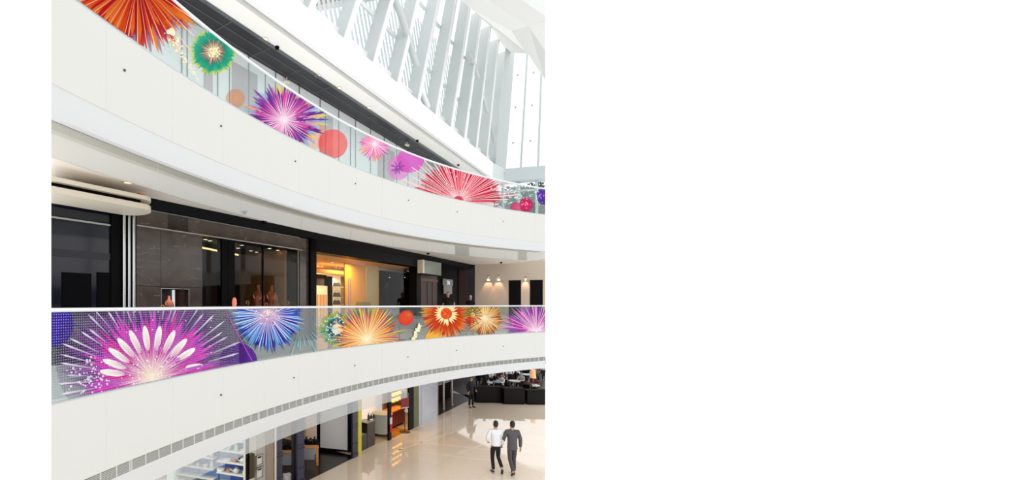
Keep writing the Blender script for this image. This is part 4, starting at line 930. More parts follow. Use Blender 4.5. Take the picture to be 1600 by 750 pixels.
rp('ceiling', [(826, 41, RZ), (852, 80, RZ - .4), (880, 122, RZ - .6), (880, 22, RZ)], mat('roof_panel_e', (230, 230, 226), .55, var=.01))
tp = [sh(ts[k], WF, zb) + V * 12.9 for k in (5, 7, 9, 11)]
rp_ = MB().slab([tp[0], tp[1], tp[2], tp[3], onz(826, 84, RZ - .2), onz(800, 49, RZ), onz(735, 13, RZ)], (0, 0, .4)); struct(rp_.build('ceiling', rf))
# roof beam, upper left
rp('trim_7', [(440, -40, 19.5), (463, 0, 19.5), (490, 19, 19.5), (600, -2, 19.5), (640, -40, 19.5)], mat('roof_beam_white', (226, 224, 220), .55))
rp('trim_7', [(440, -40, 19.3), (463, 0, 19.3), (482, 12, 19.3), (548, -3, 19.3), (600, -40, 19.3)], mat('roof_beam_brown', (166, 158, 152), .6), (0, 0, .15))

# unseen fill spots, added just above the walkway floors to brighten the ceilings
for lev, en in ((4.78, 26), (9.62, 60)):
    for k in range(12):
        th = R_(108 + k * 4.6); p_ = pc(th, lev, 1.5)
        lamp('ceiling_fill_spot', 'SPOT', p_, en, (1, .97, .93), .05, (R_(180), 0, 0), 165, 1.0)

# ------------------------------------------------------------------ ground floor shops on the straight line
def gz(x, y, w): return shz(x, y, w)
# dividing strip of floor for shops (dark wood), walls between
TG0 = T(200)
sb('wall_back', T(200) - 2, T(760), 7.5, 7.7, 0, 3.26, mat('shop_back_wall', (150, 148, 146), .6))
sb('wall_left', T(200) - 2.2, T(200) - 2, 0, 7.7, 0, 3.26, WHITE)
# tableware shop
sb('header_beam', T(200) - 2, T(432), 0, .2, 2.7, 3.26, WHITE)
A = Vector((-1.62, 14.0, 0)); SD = Vector((-2.58, 1, 0)).normalized(); SN = Vector((-SD.y, SD.x, 0)); SN = SN if SN.y > 0 else -SN
def su(g, s0, s1, d0, d1, z0, z1):
    q = lambda s, d, z: A + SD * s + SN * d + Vector((0, 0, z))
    return g.hexa([q(s0, d0, z0), q(s1, d0, z0), q(s1, d1, z0), q(s0, d1, z0), q(s0, d0, z1), q(s1, d0, z1), q(s1, d1, z1), q(s0, d1, z1)])
un = thing('display_shelving', A, 'blue-backed white display shelving full of tableware', 'shelving')
BLUE = mat('shelf_blue', (104, 142, 196), .5, var=.1, scale=2); BLUED = mat('shelf_deep_blue', (34, 74, 160), .5)
su(MB(), -.2, 3.0, .42, .46, 0, 2.6).build('back_panel', BLUE, un)
for s0, s1, z0, z1 in ((-.2, .55, .95, 1.2), (-.2, 1.0, .55, .83), (-.2, .8, .15, .45)): su(MB(), s0, s1, .40, .42, z0, z1).build('deep_blue_backing', BLUED, un)
su(MB(), 2.72, 3.0, -.02, .46, 0, 1.1).build('white_end_panel', mat('end_white', (238, 246, 250), .5), un)
SHZ = (1.9, 1.54, 1.18, .82, .46, .14)
for i, z in enumerate(SHZ):
    su(MB(), -.2, 1.15, -.02 + .12, .42, z - .03, z).build('shelf', WHITE, un); su(MB(), 1.3, 2.7, .14, .42, z + .01, z + .04).build('shelf', WHITE, un)
for s in (.45, 1.22, 2.0): su(MB(), s, s + .02, .36, .40, 0, 2.5).build('upright', mat('upright_blue', (78, 104, 150), .4), un)
kinds = {
    'mug': [(.035, 0), (.045, .005), (.047, .1), (.043, .1), (.04, .02)],
    'bowl': [(.03, 0), (.035, .015), (.085, .07), (.08, .07), (.03, .02)],
    'vase': [(.04, 0), (.05, .02), (.055, .12), (.03, .18), (.034, .22), (.025, .2)],
    'teapot': [(.05, 0), (.08, .04), (.085, .09), (.05, .13), (.02, .135), (.02, .155), (.005, .16)],
    'plate_stack': [(.06, 0), (.1, .01), (.105, .02), (.1, .025), (.105, .035), (.1, .04), (.11, .055), (.04, .05)]}
cols = {'white': (244, 240, 236), 'peach': (226, 168, 142), 'pale green': (196, 222, 214), 'pale grey': (208, 208, 212), 'pale blue': (170, 190, 216), 'pink': (224, 190, 178)}
rows = ['top shelf', 'second shelf', 'third shelf', 'fourth shelf', 'fifth shelf', 'bottom shelf']
seq = [('mug', 'white'), ('teapot', 'pale grey'), ('bowl', 'peach'), ('plate_stack', 'white'), ('vase', 'pale green'), ('bowl', 'white'), ('mug', 'pale blue'), ('teapot', 'peach'), ('plate_stack', 'pale grey'), ('mug', 'pink'), ('bowl', 'pale green')]
protos = {}
cnt = 0
place_words = ['by the right end', 'second from the right end', 'third from the right end', 'fourth from the right end', 'fifth from the right end', 'sixth from the right end', 'seventh from the right end', 'eighth from the right end', 'ninth from the right end', 'by the left end']
for r_, z in enumerate(SHZ[:5]):
    n = (5, 8, 9, 10, 10)[r_]
    for k in range(n):
        s = -.08 + k * .29 + (.05 if r_ % 2 else 0)
        if 1.08 < s < 1.4: s = 1.42
        kd, cn = seq[cnt % len(seq)]; cnt += 1
        zz = z + (.04 if s > 1.3 else 0); c = A + SD * s + SN * .26 + Vector((0, 0, zz)); nm = kd if kd != 'plate_stack' else 'stacked_plates'
        lbl = '%s %s on the %s of the blue shelving, %s' % (cn, nm.replace('_', ' '), rows[r_], place_words[k].replace('by the ', 'at its ').replace('from the right end', 'from right'))
        if kd in ('mug', 'teapot'):
            o = thing(nm, c, lbl, 'tableware', 'tableware on the blue display shelving'); m = mat('china_' + cn.replace(' ', '_'), cols[cn], .25)
            MB().lathe(kinds[kd], c, 16).build('body', m, o, smooth=True); hb = o.children[0]
            R0 = .05 if kd == 'mug' else .09
            MB().tube([c + Vector((R0 + .03 * math.cos(a), -.01, .05 + .03 * math.sin(a))) for a in [R_(-100 + 200 * q / 8) for q in range(9)]], .007, 6).build('handle', m, hb)
            if kd == 'teapot': MB().tube([c + Vector((-.07, 0, .05)), c + Vector((-.13, 0, .08)), c + Vector((-.15, 0, .12))], [.02, .014, .01], 8).build('spout', m, hb)
            o.scale = (1.25, 1.25, 1.25)
        else:
            o = MB().lathe([(a * 1.2, b * 1.2) for a, b in kinds[kd]], c, 18).build(nm, mat('china_' + cn.replace(' ', '_'), cols[cn], .25), origin=c, smooth=True)
            tag(o, lbl, 'tableware', 'tableware on the blue display shelving')
ln = lamp('shelf_lamp', 'AREA', A + SD * 1.2 - SN * .8 + Vector((0, 0, 3.1)), 90, (1, .98, .95), 2.4, (0, 0, 0))
w4 = thing('window_4', sh(T(387), 0, 0), None, None, kind='structure')
MB().sbox(T(230), T(385.5), 0, .012, 0, 2.7).build('pane', GLASSC, w4)
MB().sbox(T(385.5), T(388), -.03, .05, 0, 2.75).build('edge_frame', DARK, w4)
# cream and steel wall between the shops
cw = sb('wall_back', T(388), T(428), .05, .2, 0, 3.26, mat('cream_wall', (212, 207, 196), .35))
sb('grey_panel', T(403), T(416), .03, .05, 0, 3.2, mat('grey_panel', (176, 174, 170), .3), cw)
sb('steel_pillar_face', T(416), T(428), .01, .05, 0, 3.2, mat('taupe_metal', (150, 138, 126), .28, .5), cw)
o = sb('door_pull', T(389, -.04), T(396.5, -.04), -.08, .04, shz(392, 746) , shz(392, 709), mat('bronze_pull', (66, 58, 40), .3, .5), st=False); tag(o, 'dark bronze door pull beside the tableware shop window', 'door pull')
for y0, y1, lb in ((728, 711, 'upper'), (748, 730, 'lower')):
    z0, z1 = shz(404, y0), shz(404, y1); t0, t1 = T(399), T(410.5)
    r = thing('wall_display_case', sh(t0, 0, z0), '%s one of two small white framed display cases on the cream wall' % lb, 'display case', 'display cases on the cream wall')
    MB().sbox(t0, t1, 0, .03, z0, z1).build('back', WHITE, r)
    g = MB(); g.sbox(t0, t1, -.05, 0, z1 - .03, z1).sbox(t0, t1, -.05, 0, z0, z0 + .03).sbox(t0, t0 + .03, -.05, 0, z0, z1).sbox(t1 - .03, t1, -.05, 0, z0, z1); g.build('frame', STEEL, r)
    MB().sbox(t0 + .1, t1 - .1, -.04, 0, z1 - .08, z1 - .03).build('black_label', DARK, r)
sp = thing('steel_post', sh(T(430), 0, 0), 'bright steel post between the cream wall and the navy shopfront', 'post')
MB().tube([sh(T(430.6), .02, 0), sh(T(430.6), .02, 3.26)], .05, 18).build('tube', CHROME, sp, smooth=True)
# navy shop: posts with rings, dark timber floor, tables, tall white panel
sb('floor', T(432), T(556), .0, 7.5, 0.0, .012, mat('dark_timber_floor', (30, 20, 18), .25, var=.2))
def post(x0, x1, lb):
    r = thing('shopfront_post', sh((T(x0) + T(x1)) / 2, .1, 0), lb, 'post', 'navy shopfront posts')
    MB().sbox(T(x0), T(x1), 0, .06, .0, 3.26).build('shaft', NAVY, r)
    for z in (.5, 1.15, 1.25): MB().sbox(T(x0) - .015, T(x1) + .015, -.02, .07, z, z + .03).build('moulding', NAVY, r)
    MB().sbox(T(x0) - .02, T(x1) + .02, -.03, .08, 0, .14).build('plinth', NAVY, r)
post(432.5, 441, 'left navy shopfront post beside the steel post'); post(465, 475.5, 'middle navy shopfront post between the two wooden tables'); post(551, 558.5, 'right navy shopfront post beside the dark counter')
sb('trim_1', T(432), T(559), -.01, .1, 2.75, 3.26, NAVY)
dp = sb('wall_back', T(457, .25), T(465, .25), .2, .3, 0, 3.26, mat('charcoal_board', (34, 30, 30), .4))
def table(x, yb, label, wd=.75, dp_=.5):
    c = onz(x, yb, 0); r = thing('display_table', c, label, 'table', 'orange wooden display tables')
    a = math.atan2(U.y, U.x); rz = a - .9
    def off(dx, dy): return c + Vector((dx * math.cos(rz) - dy * math.sin(rz), dx * math.sin(rz) + dy * math.cos(rz), 0))
    MB().box(off(0, dp_ / 2) + Vector((0, 0, .80)), (wd + .06, dp_ + .06, .05), rz).build('black_top', DARK, r, bevel=.008)
    MB().box(off(0, dp_ / 2) + Vector((0, 0, .71)), (wd, dp_, .12), rz).build('apron', WOOD, r)
    for sx in (-1, 1):
        for sy in (0, 1): MB().box(off(sx * (wd / 2 - .05), .05 + sy * (dp_ - .1)) + Vector((0, 0, .35)), (.08, .08, .7), rz).build('leg', WOOD, r)
    MB().box(off(0, .06) + Vector((0, 0, .42)), (wd * .6, .02, .42), rz).build('grey_front_panel', mat('panel_grey', (150, 152, 158), .5), r)
    return c, off
for x, yb, lb, tag2 in ((451, 737, 'orange wooden display table with a black top left of the middle navy post', 'left'), (482, 728, 'orange wooden display table with a black top right of the middle navy post', 'right')):
    c, off = table(x, yb, lb)
    for k in range(4):
        p_ = off(-.22 + .15 * k, .2 + .06 * (k % 2)) + Vector((0, 0, .825))
        o = MB().lathe([(.05, 0), (.06, .03), (.03, .09 + .03 * (k % 2)), (.04, .13 + .03 * (k % 2)), (.01, .15)], p_, 12).build('dark_ornament', mat('ornament_black', (26, 24, 26), .2), origin=p_, smooth=True)
        tag(o, 'small dark ornament on the %s orange table, %s in its row' % (tag2, ('leftmost', 'second', 'third', 'rightmost')[k]), 'ornament', 'ornaments on the display tables')
c = onz(449, 752, 0); tag(MB().box(c + Vector((0, 0, .12)), (.25, .2, .24), .4).build('white_paper_bag', mat('paper_white', (226, 222, 226), .6), origin=c), 'white paper bag standing on the dark floor beside the navy post', 'bag')
# peach wall and tall white panel in a black frame
pw_ = struct(MB().slab([at(479, 640, 17.0) * 1 if False else Vector((at(478, 700, 17.6).x, 17.6, 0)), Vector((at(495, 700, 17.6).x, 17.6, 0)), Vector((at(495, 700, 17.9).x, 17.9, 0)), Vector((at(478, 700, 17.9).x, 17.9, 0))], (0, 0, 3.2)).build('wall_back', mat('peach_wall', (232, 208, 186), .5)))
MB().slab([Vector((at(478, 700, 17.55).x, 17.55, 0)), Vector((at(495, 700, 17.55).x, 17.55, 0)), Vector((at(495, 700, 17.6).x, 17.6, 0)), Vector((at(478, 700, 17.6).x, 17.6, 0))], (0, 0, .3)).build('skirting', WHITE, pw_)
pn = thing('tall_panel', Vector((at(520, 700, 17.9).x, 17.9, 0)), 'tall white panel in a black surround inside the navy shop', 'panel')
def fbox(g, x0, x1, Y0, Y1, z0, z1, sk=0):
    a, b = (x0 - CX) / F * Y0, (x1 - CX) / F * Y0
    return g.hexa([(a, Y0, z0), (b, Y0 + sk, z0), (b, Y1 + sk, z0), (a, Y1, z0), (a, Y0, z1), (b, Y0 + sk, z1), (b, Y1 + sk, z1), (a, Y1, z1)])
fbox(MB(), 493, 556, 18.1, 18.3, 0, 3.2, -.3).build('black_surround', DARK, pn)
fbox(MB(), 500.5, 541.5, 17.95, 18.05, .16, 3.1, -.35).build('white_face', mat('panel_face', (226, 229, 232), .3), pn)
# counter shop with lime strip and white interior
sb('floor', T(559), T(608), .15, 5, 0.0, .01, mat('pale_shop_floor', (214, 196, 150), .15))
o = struct(MB().sbox(T(560), T(565), .0, .04, .0, 3.2).build('trim_2', mat('lime_strip', (214, 206, 52), .4)))
for x0, x1, w0, w1, h, lb in ((559.5, 573.5, .15, .6, .62, 'lower dark display block beside the lime strip'), (574, 586, .15, .65, 1.02, 'taller dark display block right of the lime strip')):
    t0, t1 = T(x0, w0), T(x1, w0)
    o = MB().sbox(t0, t1, w0, w1, 0, h).build('display_block', mat('dark_block', (46, 42, 36), .3, var=.15), origin=sh(t0, w0, 0), bevel=.01); tag(o, lb, 'display block', 'dark display blocks')
    MB().sbox(t0 + .03, t1 - .03, w0 + .03, w1 - .03, h, h + .01).build('top_plate', mat('plate_light', (196, 196, 192), .3), o)
for k, (x, h) in enumerate(((576, .3), (580, .22), (570, .2), (584, .16))):
    base = 1.03 if k != 2 else .63
    p_ = sh(T(x, .4), .4, base); o = MB().lathe([(.05, 0), (.055, .02), (.05, h * .6), (.018, h * .75), (.02, h)], p_, 12).build('bottle', mat('bottle_dark', (58, 60, 58), .15), origin=p_, smooth=True)
    tag(o, ('tall dark bottle on the taller display block, left', 'dark bottle at the middle of the taller display block', 'dark bottle on the lower display block', 'short dark bottle on the taller display block, right end')[k], 'bottle', 'bottles on the display blocks')
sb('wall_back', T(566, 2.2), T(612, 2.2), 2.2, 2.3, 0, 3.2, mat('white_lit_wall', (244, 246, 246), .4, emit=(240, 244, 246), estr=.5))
rc = onz(597, 679, 0)
rt = thing('round_counter', rc, 'white round counter with a dark base in the bright white shop', 'counter')
MB().lathe([(.42, .12), (.42, .92), (.46, .94), (.46, .98), (.1, .985)], rc, 32).build('drum', WHITE, rt, smooth=True); MB().lathe([(.38, 0), (.38, .12)], rc, 24).build('base', DARK, rt)
for z, lb in ((1.55, 'lower'), (2.2, 'upper')):
    t0, t1 = T(590, 2.0), T(607, 2.0)
    o = thing('glass_shelf', sh(t0, 2, z), '%s glass shelf with small goods on the white shop wall' % lb, 'shelf', 'glass shelves in the white shop'); MB().sbox(t0, t1, 1.85, 2.2, z, z + .03).build('board', mat('glass_green', (150, 184, 184), .1), o)
    MB().sbox(t0, t1, 1.83, 1.85, z - .03, z + .03).build('front_edge', STEEL, o)
pst = sb('trim_3', T(606.5), T(611), -.02, .04, 0, 3.26, DARK)
sb('white_leaflet_board', T(609, -.03), T(612, -.03), -.06, -.03, shz(610, 668), shz(610, 652), mat('leaflet_white', (225, 225, 225), .5), pst)
sb('red_leaflet', T(609, -.04), T(612, -.04), -.07, -.04, shz(610, 674), shz(610, 662), mat('leaflet_red', (190, 30, 40), .5), pst)
w5 = thing('window_5', sh(T(559), 0, 0), None, None, kind='structure'); MB().sbox(T(587), T(606), .02, .032, 0, 3.2).build('pane', GLASSC, w5)
# orange sweet shop
sb('floor', T(609), T(640), .0, 1.6, 0.0, .012, mat('orange_floor', (216, 138, 48), .15))
ob = sb('wall_back', T(600, 1.6), T(652, 1.6), 1.6, 1.7, 0, 3.26, mat('orange_back', (150, 82, 24), .5))
t0, t1 = T(609, .7), T(632, .7)
ct = thing('shop_counter', sh(t0, .7, 0), 'red shop counter with an orange top in the amber-lit shop', 'counter')
MB().sbox(t0, t1, .7, 1.15, .1, .78).build('red_front', mat('counter_red', (140, 34, 34), .4), ct); MB().sbox(t0 - .05, t1 + .05, .65, 1.2, .78, .83).build('top', mat('counter_top', (226, 130, 44), .3), ct); MB().sbox(t0 + .05, t1 - .05, .75, 1.1, 0, .1).build('kick_plinth', DARK, ct)
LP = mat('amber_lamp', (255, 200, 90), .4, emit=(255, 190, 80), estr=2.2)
k = 0
for cx_ in (614, 619.5, 625):
    for zz in (.95, 1.23, 1.51, 1.79, 2.07):
        p_ = sh(T(cx_, 1.4), 1.4, zz)
        o = thing('amber_jar', p_, 'glowing amber jar in the orange shop, %s column, %s row' % (('left', 'middle', 'right')[k // 5], ('lowest', 'second', 'third', 'fourth', 'top')[k % 5]), 'jar', 'amber jars in the orange shop'); k += 1
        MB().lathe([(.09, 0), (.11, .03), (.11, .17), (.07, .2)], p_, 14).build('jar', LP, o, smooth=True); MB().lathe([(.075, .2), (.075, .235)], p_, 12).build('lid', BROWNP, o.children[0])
g = thing('jar_shelf', sh(T(609, 1.3), 1.3, 0), 'dark open shelving carrying the amber jars', 'shelving')
for zz in (.95, 1.23, 1.51, 1.79, 2.07): MB().sbox(T(608, 1.4), T(632, 1.4), 1.25, 1.58, zz - .03, zz).build('shelf', BROWNP, g)
lamp('orange_lamp', 'AREA', sh(T(622, .5), .6, 3.1), 60, (1, .62, .2), 1.4, (0, 0, 0))
bs = onz(632.5, 675.5, 0)
sg = thing('standing_sign', bs, 'red sign board on a thin pole with a round base at the orange shop entrance', 'sign')
MB().lathe([(.26, 0), (.26, .025), (.05, .04)], bs, 24).build('base', STEEL, sg, smooth=True); MB().tube([bs, bs + Vector((0, 0, 1.05))], .02, 8).build('pole', BROWNP, sg)
ra = math.atan2(U.y, U.x) - .5
MB().box(bs + Vector((0, 0, 1.37)), (.42, .05, .5), ra).build('red_board', mat('board_red', (140, 34, 44), .4), sg, bevel=.01)
MB().box(bs + Vector((0, 0, 1.71)), (.42, .05, .18), ra).build('grey_header', mat('header_grey', (92, 84, 86), .4), sg); MB().box(bs + Vector((0, -.03, 1.14)), (.40, .02, .05), ra).build('white_strip', WHITE, sg)
MB().lathe([(.02, 0), (.12, .04), (.13, .12), (.05, .22), (.02, .24)], bs + Vector((-.04, 0, 1.8)), 14).build('domed_cap', mat('cap_grey', (176, 184, 180), .3), sg, smooth=True)
MB().lathe([(.02, 0), (.07, .02), (.09, .1), (.04, .2)], bs + Vector((.05, -.06, .92)), 12).build('white_pocket', WHITE, sg, smooth=True)
sb('wall_right', T(638.5), T(646), -.02, .04, 0, 3.26, DARK); sb('trim_4', T(646), T(653.5), -.02, .04, 0, 3.26, mat('olive_trim', (92, 98, 46), .35))
# frosted glass wall
FR = mat('frosted_glass', (196, 204, 220), .12, var=.16, scale=.7)
fg = sb('wall_right', T(654), T(684), -.02, .1, 0, 3.26, FR)
g = MB(); g.sbox(T(657), T(657) + .03, -.035, -.02, 0, 3.26); g.sbox(T(683) - .02, T(684), -.035, -.02, 0, 3.26); g.build('steel_edge', STEEL, fg)
# dark recess with steel frames beyond
sb('wall_right', T(684, .8), T(740, .8) + 6, 2.2, 2.4, 0, 3.26, mat('dark_recess', (48, 42, 42), .3, var=.2))
for x, lb in ((693, 'left one of two thin steel posts in the dark recess'), (706, 'right one of two thin steel posts in the dark recess')):
    p_ = sh(T(x, .3), .3, 0); o = thing('steel_post', p_, lb, 'post', 'steel posts in the dark recess'); MB().tube([p_, p_ + Vector((0, 0, 3.26))], .06, 14).build('tube', STEEL, o, smooth=True); MB().tube([p_, p_ + Vector((0, 0, .1))], .09, 14).build('foot_collar', STEEL, o, smooth=True)
bc = thing('bar_counter', sh(T(688, 1.2), 1.2, 0), 'dark counter with a pale edge in the recess beyond the frosted glass', 'counter')
MB().sbox(T(686, 1.2), T(704, 1.2), 1.2, 1.7, 0, 1.05).build('front', DARKP, bc); MB().sbox(T(685.5, 1.15), T(704.5, 1.15), 1.15, 1.75, 1.05, 1.1).build('worktop', mat('worktop_pale', (170, 170, 172), .25), bc)

# ------------------------------------------------------------------ cafe beyond
sb('floor', T(684) + .05, T(746), .0, 2.3, 0.0, .008, mat('recess_painted_shade', (52, 42, 40), .35, var=.2))  # added dark sheet: the recess floor's shade and reflections put into its colour
struct(MB().slab([Vector(((x - CX) / F * Y, Y, 0)) for x, Y in ((742, 27.3), (900, 27.0), (900, 41), (640, 41))], (0, 0, .008)).build('floor', mat('cafe_painted_shade', (40, 32, 32), .4, var=.2)))  # thin sheet painting in the dark reflections and shade on the cafe floor
PL = mat('planter_black', (18, 12, 13), .4, var=.2, spec=.15)
for x0, x1, y, hgt, lb in ((744, 786, 629.5, .95, 'left dark low partition in front of the cafe'), (788, 820, 632, .95, 'middle dark low partition in front of the cafe'), (824, 868, 632.5, .85, 'right dark low partition in front of the cafe')):
    a, b = onz(x0, y, 0), onz(x1, y + .3, 0); d = (b - a).normalized(); n = Vector((-d.y, d.x, 0)) * .5
    o = thing('low_partition', a, lb, 'partition', 'dark low partitions of the cafe')
    MB().slab([a + Vector((0, 0, .06)), b + Vector((0, 0, .06)), b + n + Vector((0, 0, .06)), a + n + Vector((0, 0, .06))], (0, 0, hgt - .1)).build('body', PL, o)
    e = d * .03; MB().slab([a - e - n * .05 + Vector((0, 0, hgt - .04)), b + e - n * .05 + Vector((0, 0, hgt - .04)), b + e + n * 1.05 + Vector((0, 0, hgt - .04)), a - e + n * 1.05 + Vector((0, 0, hgt - .04))], (0, 0, .04)).build('cap', mat('planter_cap', (30, 20, 20), .7, spec=.05), o)
    MB().slab([a + n * .1, b + n * .1, b + n * .9, a + n * .9], (0, 0, .06)).build('plinth', DARK, o)
def cafe_table(p, label, r=.42):
    o = thing('cafe_table', p, label, 'table', 'round white cafe tables')
    MB().lathe([(r, .72), (r, .745), (r * .2, .75)], p, 26).build('tabletop', WHITE, o, smooth=True); MB().lathe([(.03, .02), (.03, .72)], p, 10).build('stem', DARK, o); MB().lathe([(.24, 0), (.24, .015), (.04, .03)], p, 18).build('foot', DARK, o)
    return o
def cup(p, label):
    o = thing('cup', p, label, 'cup', 'cups on the cafe tables'); MB().lathe([(.07, 0), (.075, .01)], p, 14).build('saucer', WHITE, o); MB().lathe([(.03, .01), (.045, .08), (.04, .08)], p, 12).build('bowl', WHITE, o, smooth=True)
TABS = [(770, 29.5), (804, 30.2), (832, 28.6), (790, 33.5), (822, 33.0), (843, 35.0), (760, 32.6), (806, 37.0)]
names = ['nearest the left partition', 'behind the middle partition', 'with the orange lamp', 'in the middle row', 'in the second row, right', 'at the far right', 'beside the standing diners', 'farthest back']
tpos = []
for (x, Y), nm in zip(TABS, names):
    p_ = Vector(((x - CX) / F * Y, Y, 0)); tpos.append(p_); cafe_table(p_, 'round white cafe table ' + nm)
    cup(p_ + Vector((.12, -.12, .75)), 'white cup on the cafe table ' + nm)
lp = tpos[2] + Vector((.1, .12, .75))
tl = thing('table_lamp', lp, 'table lamp with an orange shade on a cafe table', 'lamp')
MB().lathe([(.1, 0), (.1, .02), (.02, .04)], lp, 14).build('base', STEEL, tl, smooth=True); MB().tube([lp, lp + Vector((0, 0, .5))], .012, 6).build('pole', STEEL, tl)
MB().lathe([(.17, .42), (.14, .95)], lp, 22).build('lamp_shade', mat('shade_orange', (236, 170, 130), .6, emit=(240, 170, 125), estr=.55), tl, smooth=True)

# ------------------------------------------------------------------ people
SKIN = mat('skin', (196, 148, 122), .5); HAIRB = mat('hair_black', (24, 20, 20), .5, bump=.3, scale=60); SHOE = mat('shoe_black', (18, 17, 18), .3)
def skinned(name, verts, edges, m, parent, sub=1):
    me = bpy.data.meshes.new(name); me.from_pydata([v[0] for v in verts], edges, []); me.update()
    o = bpy.data.objects.new(name, me); C.objects.link(o); me.materials.append(m)
    md = o.modifiers.new('skin', 'SKIN'); md.use_smooth_shade = True
    for i, v in enumerate(me.skin_vertices[0].data):
        r = verts[i][1]; v.radius = r if isinstance(r, tuple) else (r, r); v.use_root = (i == 0)
    s = o.modifiers.new('smooth', 'SUBSURF'); s.levels = sub; s.render_levels = sub
    o.parent = parent; o['_o'] = (0., 0., 0.); return o
class Sk:
    def __init__(s): s.v = []; s.e = []
    def chain(s, pts, start=None):
        prev = start
        for p, r in pts:
            s.v.append((Vector(p), r)); i = len(s.v) - 1
            if prev is not None: s.e.append((prev, i))
            prev = i
        return prev
def person(loc, heading, height, pose, top, bottom, label, hair=HAIRB, jacket=False, cap=None, group=None, sleeves=True, skirt=False, sub=1):
    root = thing('person', loc, label, 'person', group); root.rotation_euler = (0, 0, heading); k = height / 1.75; root.scale = (k, k, k)
    if pose == 'walk':
        hipz = .93; sh_z = 1.44
        arms = {-1: [(-.19, 0, 1.43), (-.30, -.06, 1.18), (-.22, .12, 1.02)], 1: [(.19, 0, 1.43), (.24, .02, 1.14), (.25, .14, .90)]}
        legs = {-1: [(-.09, 0, .93), (-.09, .06, .50), (-.08, -.02, .09)], 1: [(.09, 0, .93), (.11, .10, .52), (.13, -.24, .24)]}
        toes = {-1: (-.09, .15, .035), 1: (.14, -.20, .06)}
    elif pose == 'walk2':
        arms = {-1: [(-.19, 0, 1.43), (-.27, .04, 1.16), (-.20, .24, 1.04)], 1: [(.19, 0, 1.43), (.25, -.03, 1.15), (.27, .02, .88)]}
        legs = {-1: [(-.09, 0, .93), (-.10, -.06, .50), (-.10, -.34, .18)], 1: [(.09, 0, .93), (.07, .05, .50), (.05, -.02, .09)]}
        toes = {-1: (-.11, -.24, .05), 1: (.05, .15, .035)}
    elif pose == 'stand':
        arms = {-1: [(-.19, 0, 1.43), (-.24, .0, 1.14), (-.18, .18, 1.0)], 1: [(.19, 0, 1.43), (.25, -.02, 1.14), (.25, .06, .88)]}
        legs = {-1: [(-.09, 0, .93), (-.10, .03, .50), (-.11, 0, .09)], 1: [(.09, 0, .93), (.11, .03, .50), (.12, 0, .09)]}
        toes = {-1: (-.13, .16, .035), 1: (.14, .16, .035)}
    else:  # sit
        arms = {-1: [(-.19, .02, .98), (-.24, .1, .74), (-.14, .34, .76)], 1: [(.19, .02, .98), (.24, .1, .74), (.13, .36, .78)]}
        legs = {-1: [(-.09, 0, .50), (-.12, .42, .50), (-.12, .40, .09)], 1: [(.09, 0, .50), (.12, .42, .50), (.14, .36, .09)]}
        toes = {-1: (-.13, .56, .035), 1: (.15, .52, .035)}
    dz = -.43 if pose == 'sit' else 0; ly = .02 if pose == 'sit' else 0
    b = Sk()
    pel = b.chain([((0, 0, .95 + dz), (.14, .10))])
    ch = b.chain([((0, ly * .3, 1.10 + dz), (.11, .078)), ((0, ly, 1.30 + dz), (.125, .085)), ((0, ly, 1.41 + dz), (.085, .065))], pel)
    hd = b.chain([((0, ly, 1.49 + dz), .052), ((0, ly + .012, 1.555 + dz), .062), ((0, ly + .015, 1.65 + dz), (.078, .095)), ((0, ly, 1.71 + dz), (.06, .07))], ch)
    hv = hd - 1
    b.chain([((0, ly + .10, 1.61 + dz), .016), ((0, ly + .125, 1.595 + dz), .010)], hv)           # nose
    for s in (-1, 1): b.chain([((s * .078, ly + .0, 1.63 + dz), .014), ((s * .088, ly - .01, 1.645 + dz), .010)], hv)   # ears
    for s in (-1, 1):
        a0, a1, a2 = [Vector(q) for q in arms[s]]
        w = b.chain([(a0 * 1.0 + Vector((-s * .02, 0, -.01)), .042), (a0.lerp(a1, .5), .040), (a1, .036), (a1.lerp(a2, .5), .034), (a2, .026)], ch)
        d = (a2 - a1).normalized(); side = d.cross(Vector((0, 0, 1)))
        side = side.normalized() if side.length > .2 else Vector((0, 1, 0)); nrm = d.cross(side)
        pm = b.chain([(a2 + d * .05, (.032, .018))], w); pm2 = b.chain([(a2 + d * .085, (.034, .014))], pm)
        for q, (o_, L) in enumerate(((-.028, .062), (-.009, .074), (.010, .070), (.028, .055))):
            f0 = a2 + d * .09 + side * o_; b.chain([(f0, .009), (f0 + d * L * .5 - nrm * .006, .0085), (f0 + d * L * .9 - nrm * .022, .007)], pm2)
        th0 = a2 + d * .035 - side * s * .034; b.chain([(th0, .011), (th0 + d * .035 - side * s * .018, .0095), (th0 + d * .06 - side * s * .02, .008)], pm)
        l0, l1, l2 = [Vector(q) for q in legs[s]]
        b.chain([(l0, .085), (l0.lerp(l1, .5), .07), (l1, .052), (l1.lerp(l2, .35), .05), (l2, .034), (Vector(toes[s]) * .6 + l2 * .4 - Vector((0, 0, .01)), .03)], pel)
    skinned('body', b.v, b.e, SKIN, root, sub)
    # top
    g = Sk(); e = .014 if not jacket else .026
    zb_ = (.90 if not jacket else .80) + dz
    p0 = g.chain([((0, ly * .2, zb_), (.152 + e, .115 + e)), ((0, ly * .2, zb_ + .05), (.152 + e, .115 + e))])
    c2 = g.chain([((0, ly * .3, 1.10 + dz), (.132 + e, .098 + e)), ((0, ly, 1.30 + dz), (.16 + e, .11 + e)), ((0, ly, 1.42 + dz), (.115 + e, .085 + e))], p0)
    g.chain([((0, ly, 1.465 + dz), .075), ((0, ly + .004, 1.50 + dz), .064), ((0, ly + .006, 1.515 + dz), .060)], c2)
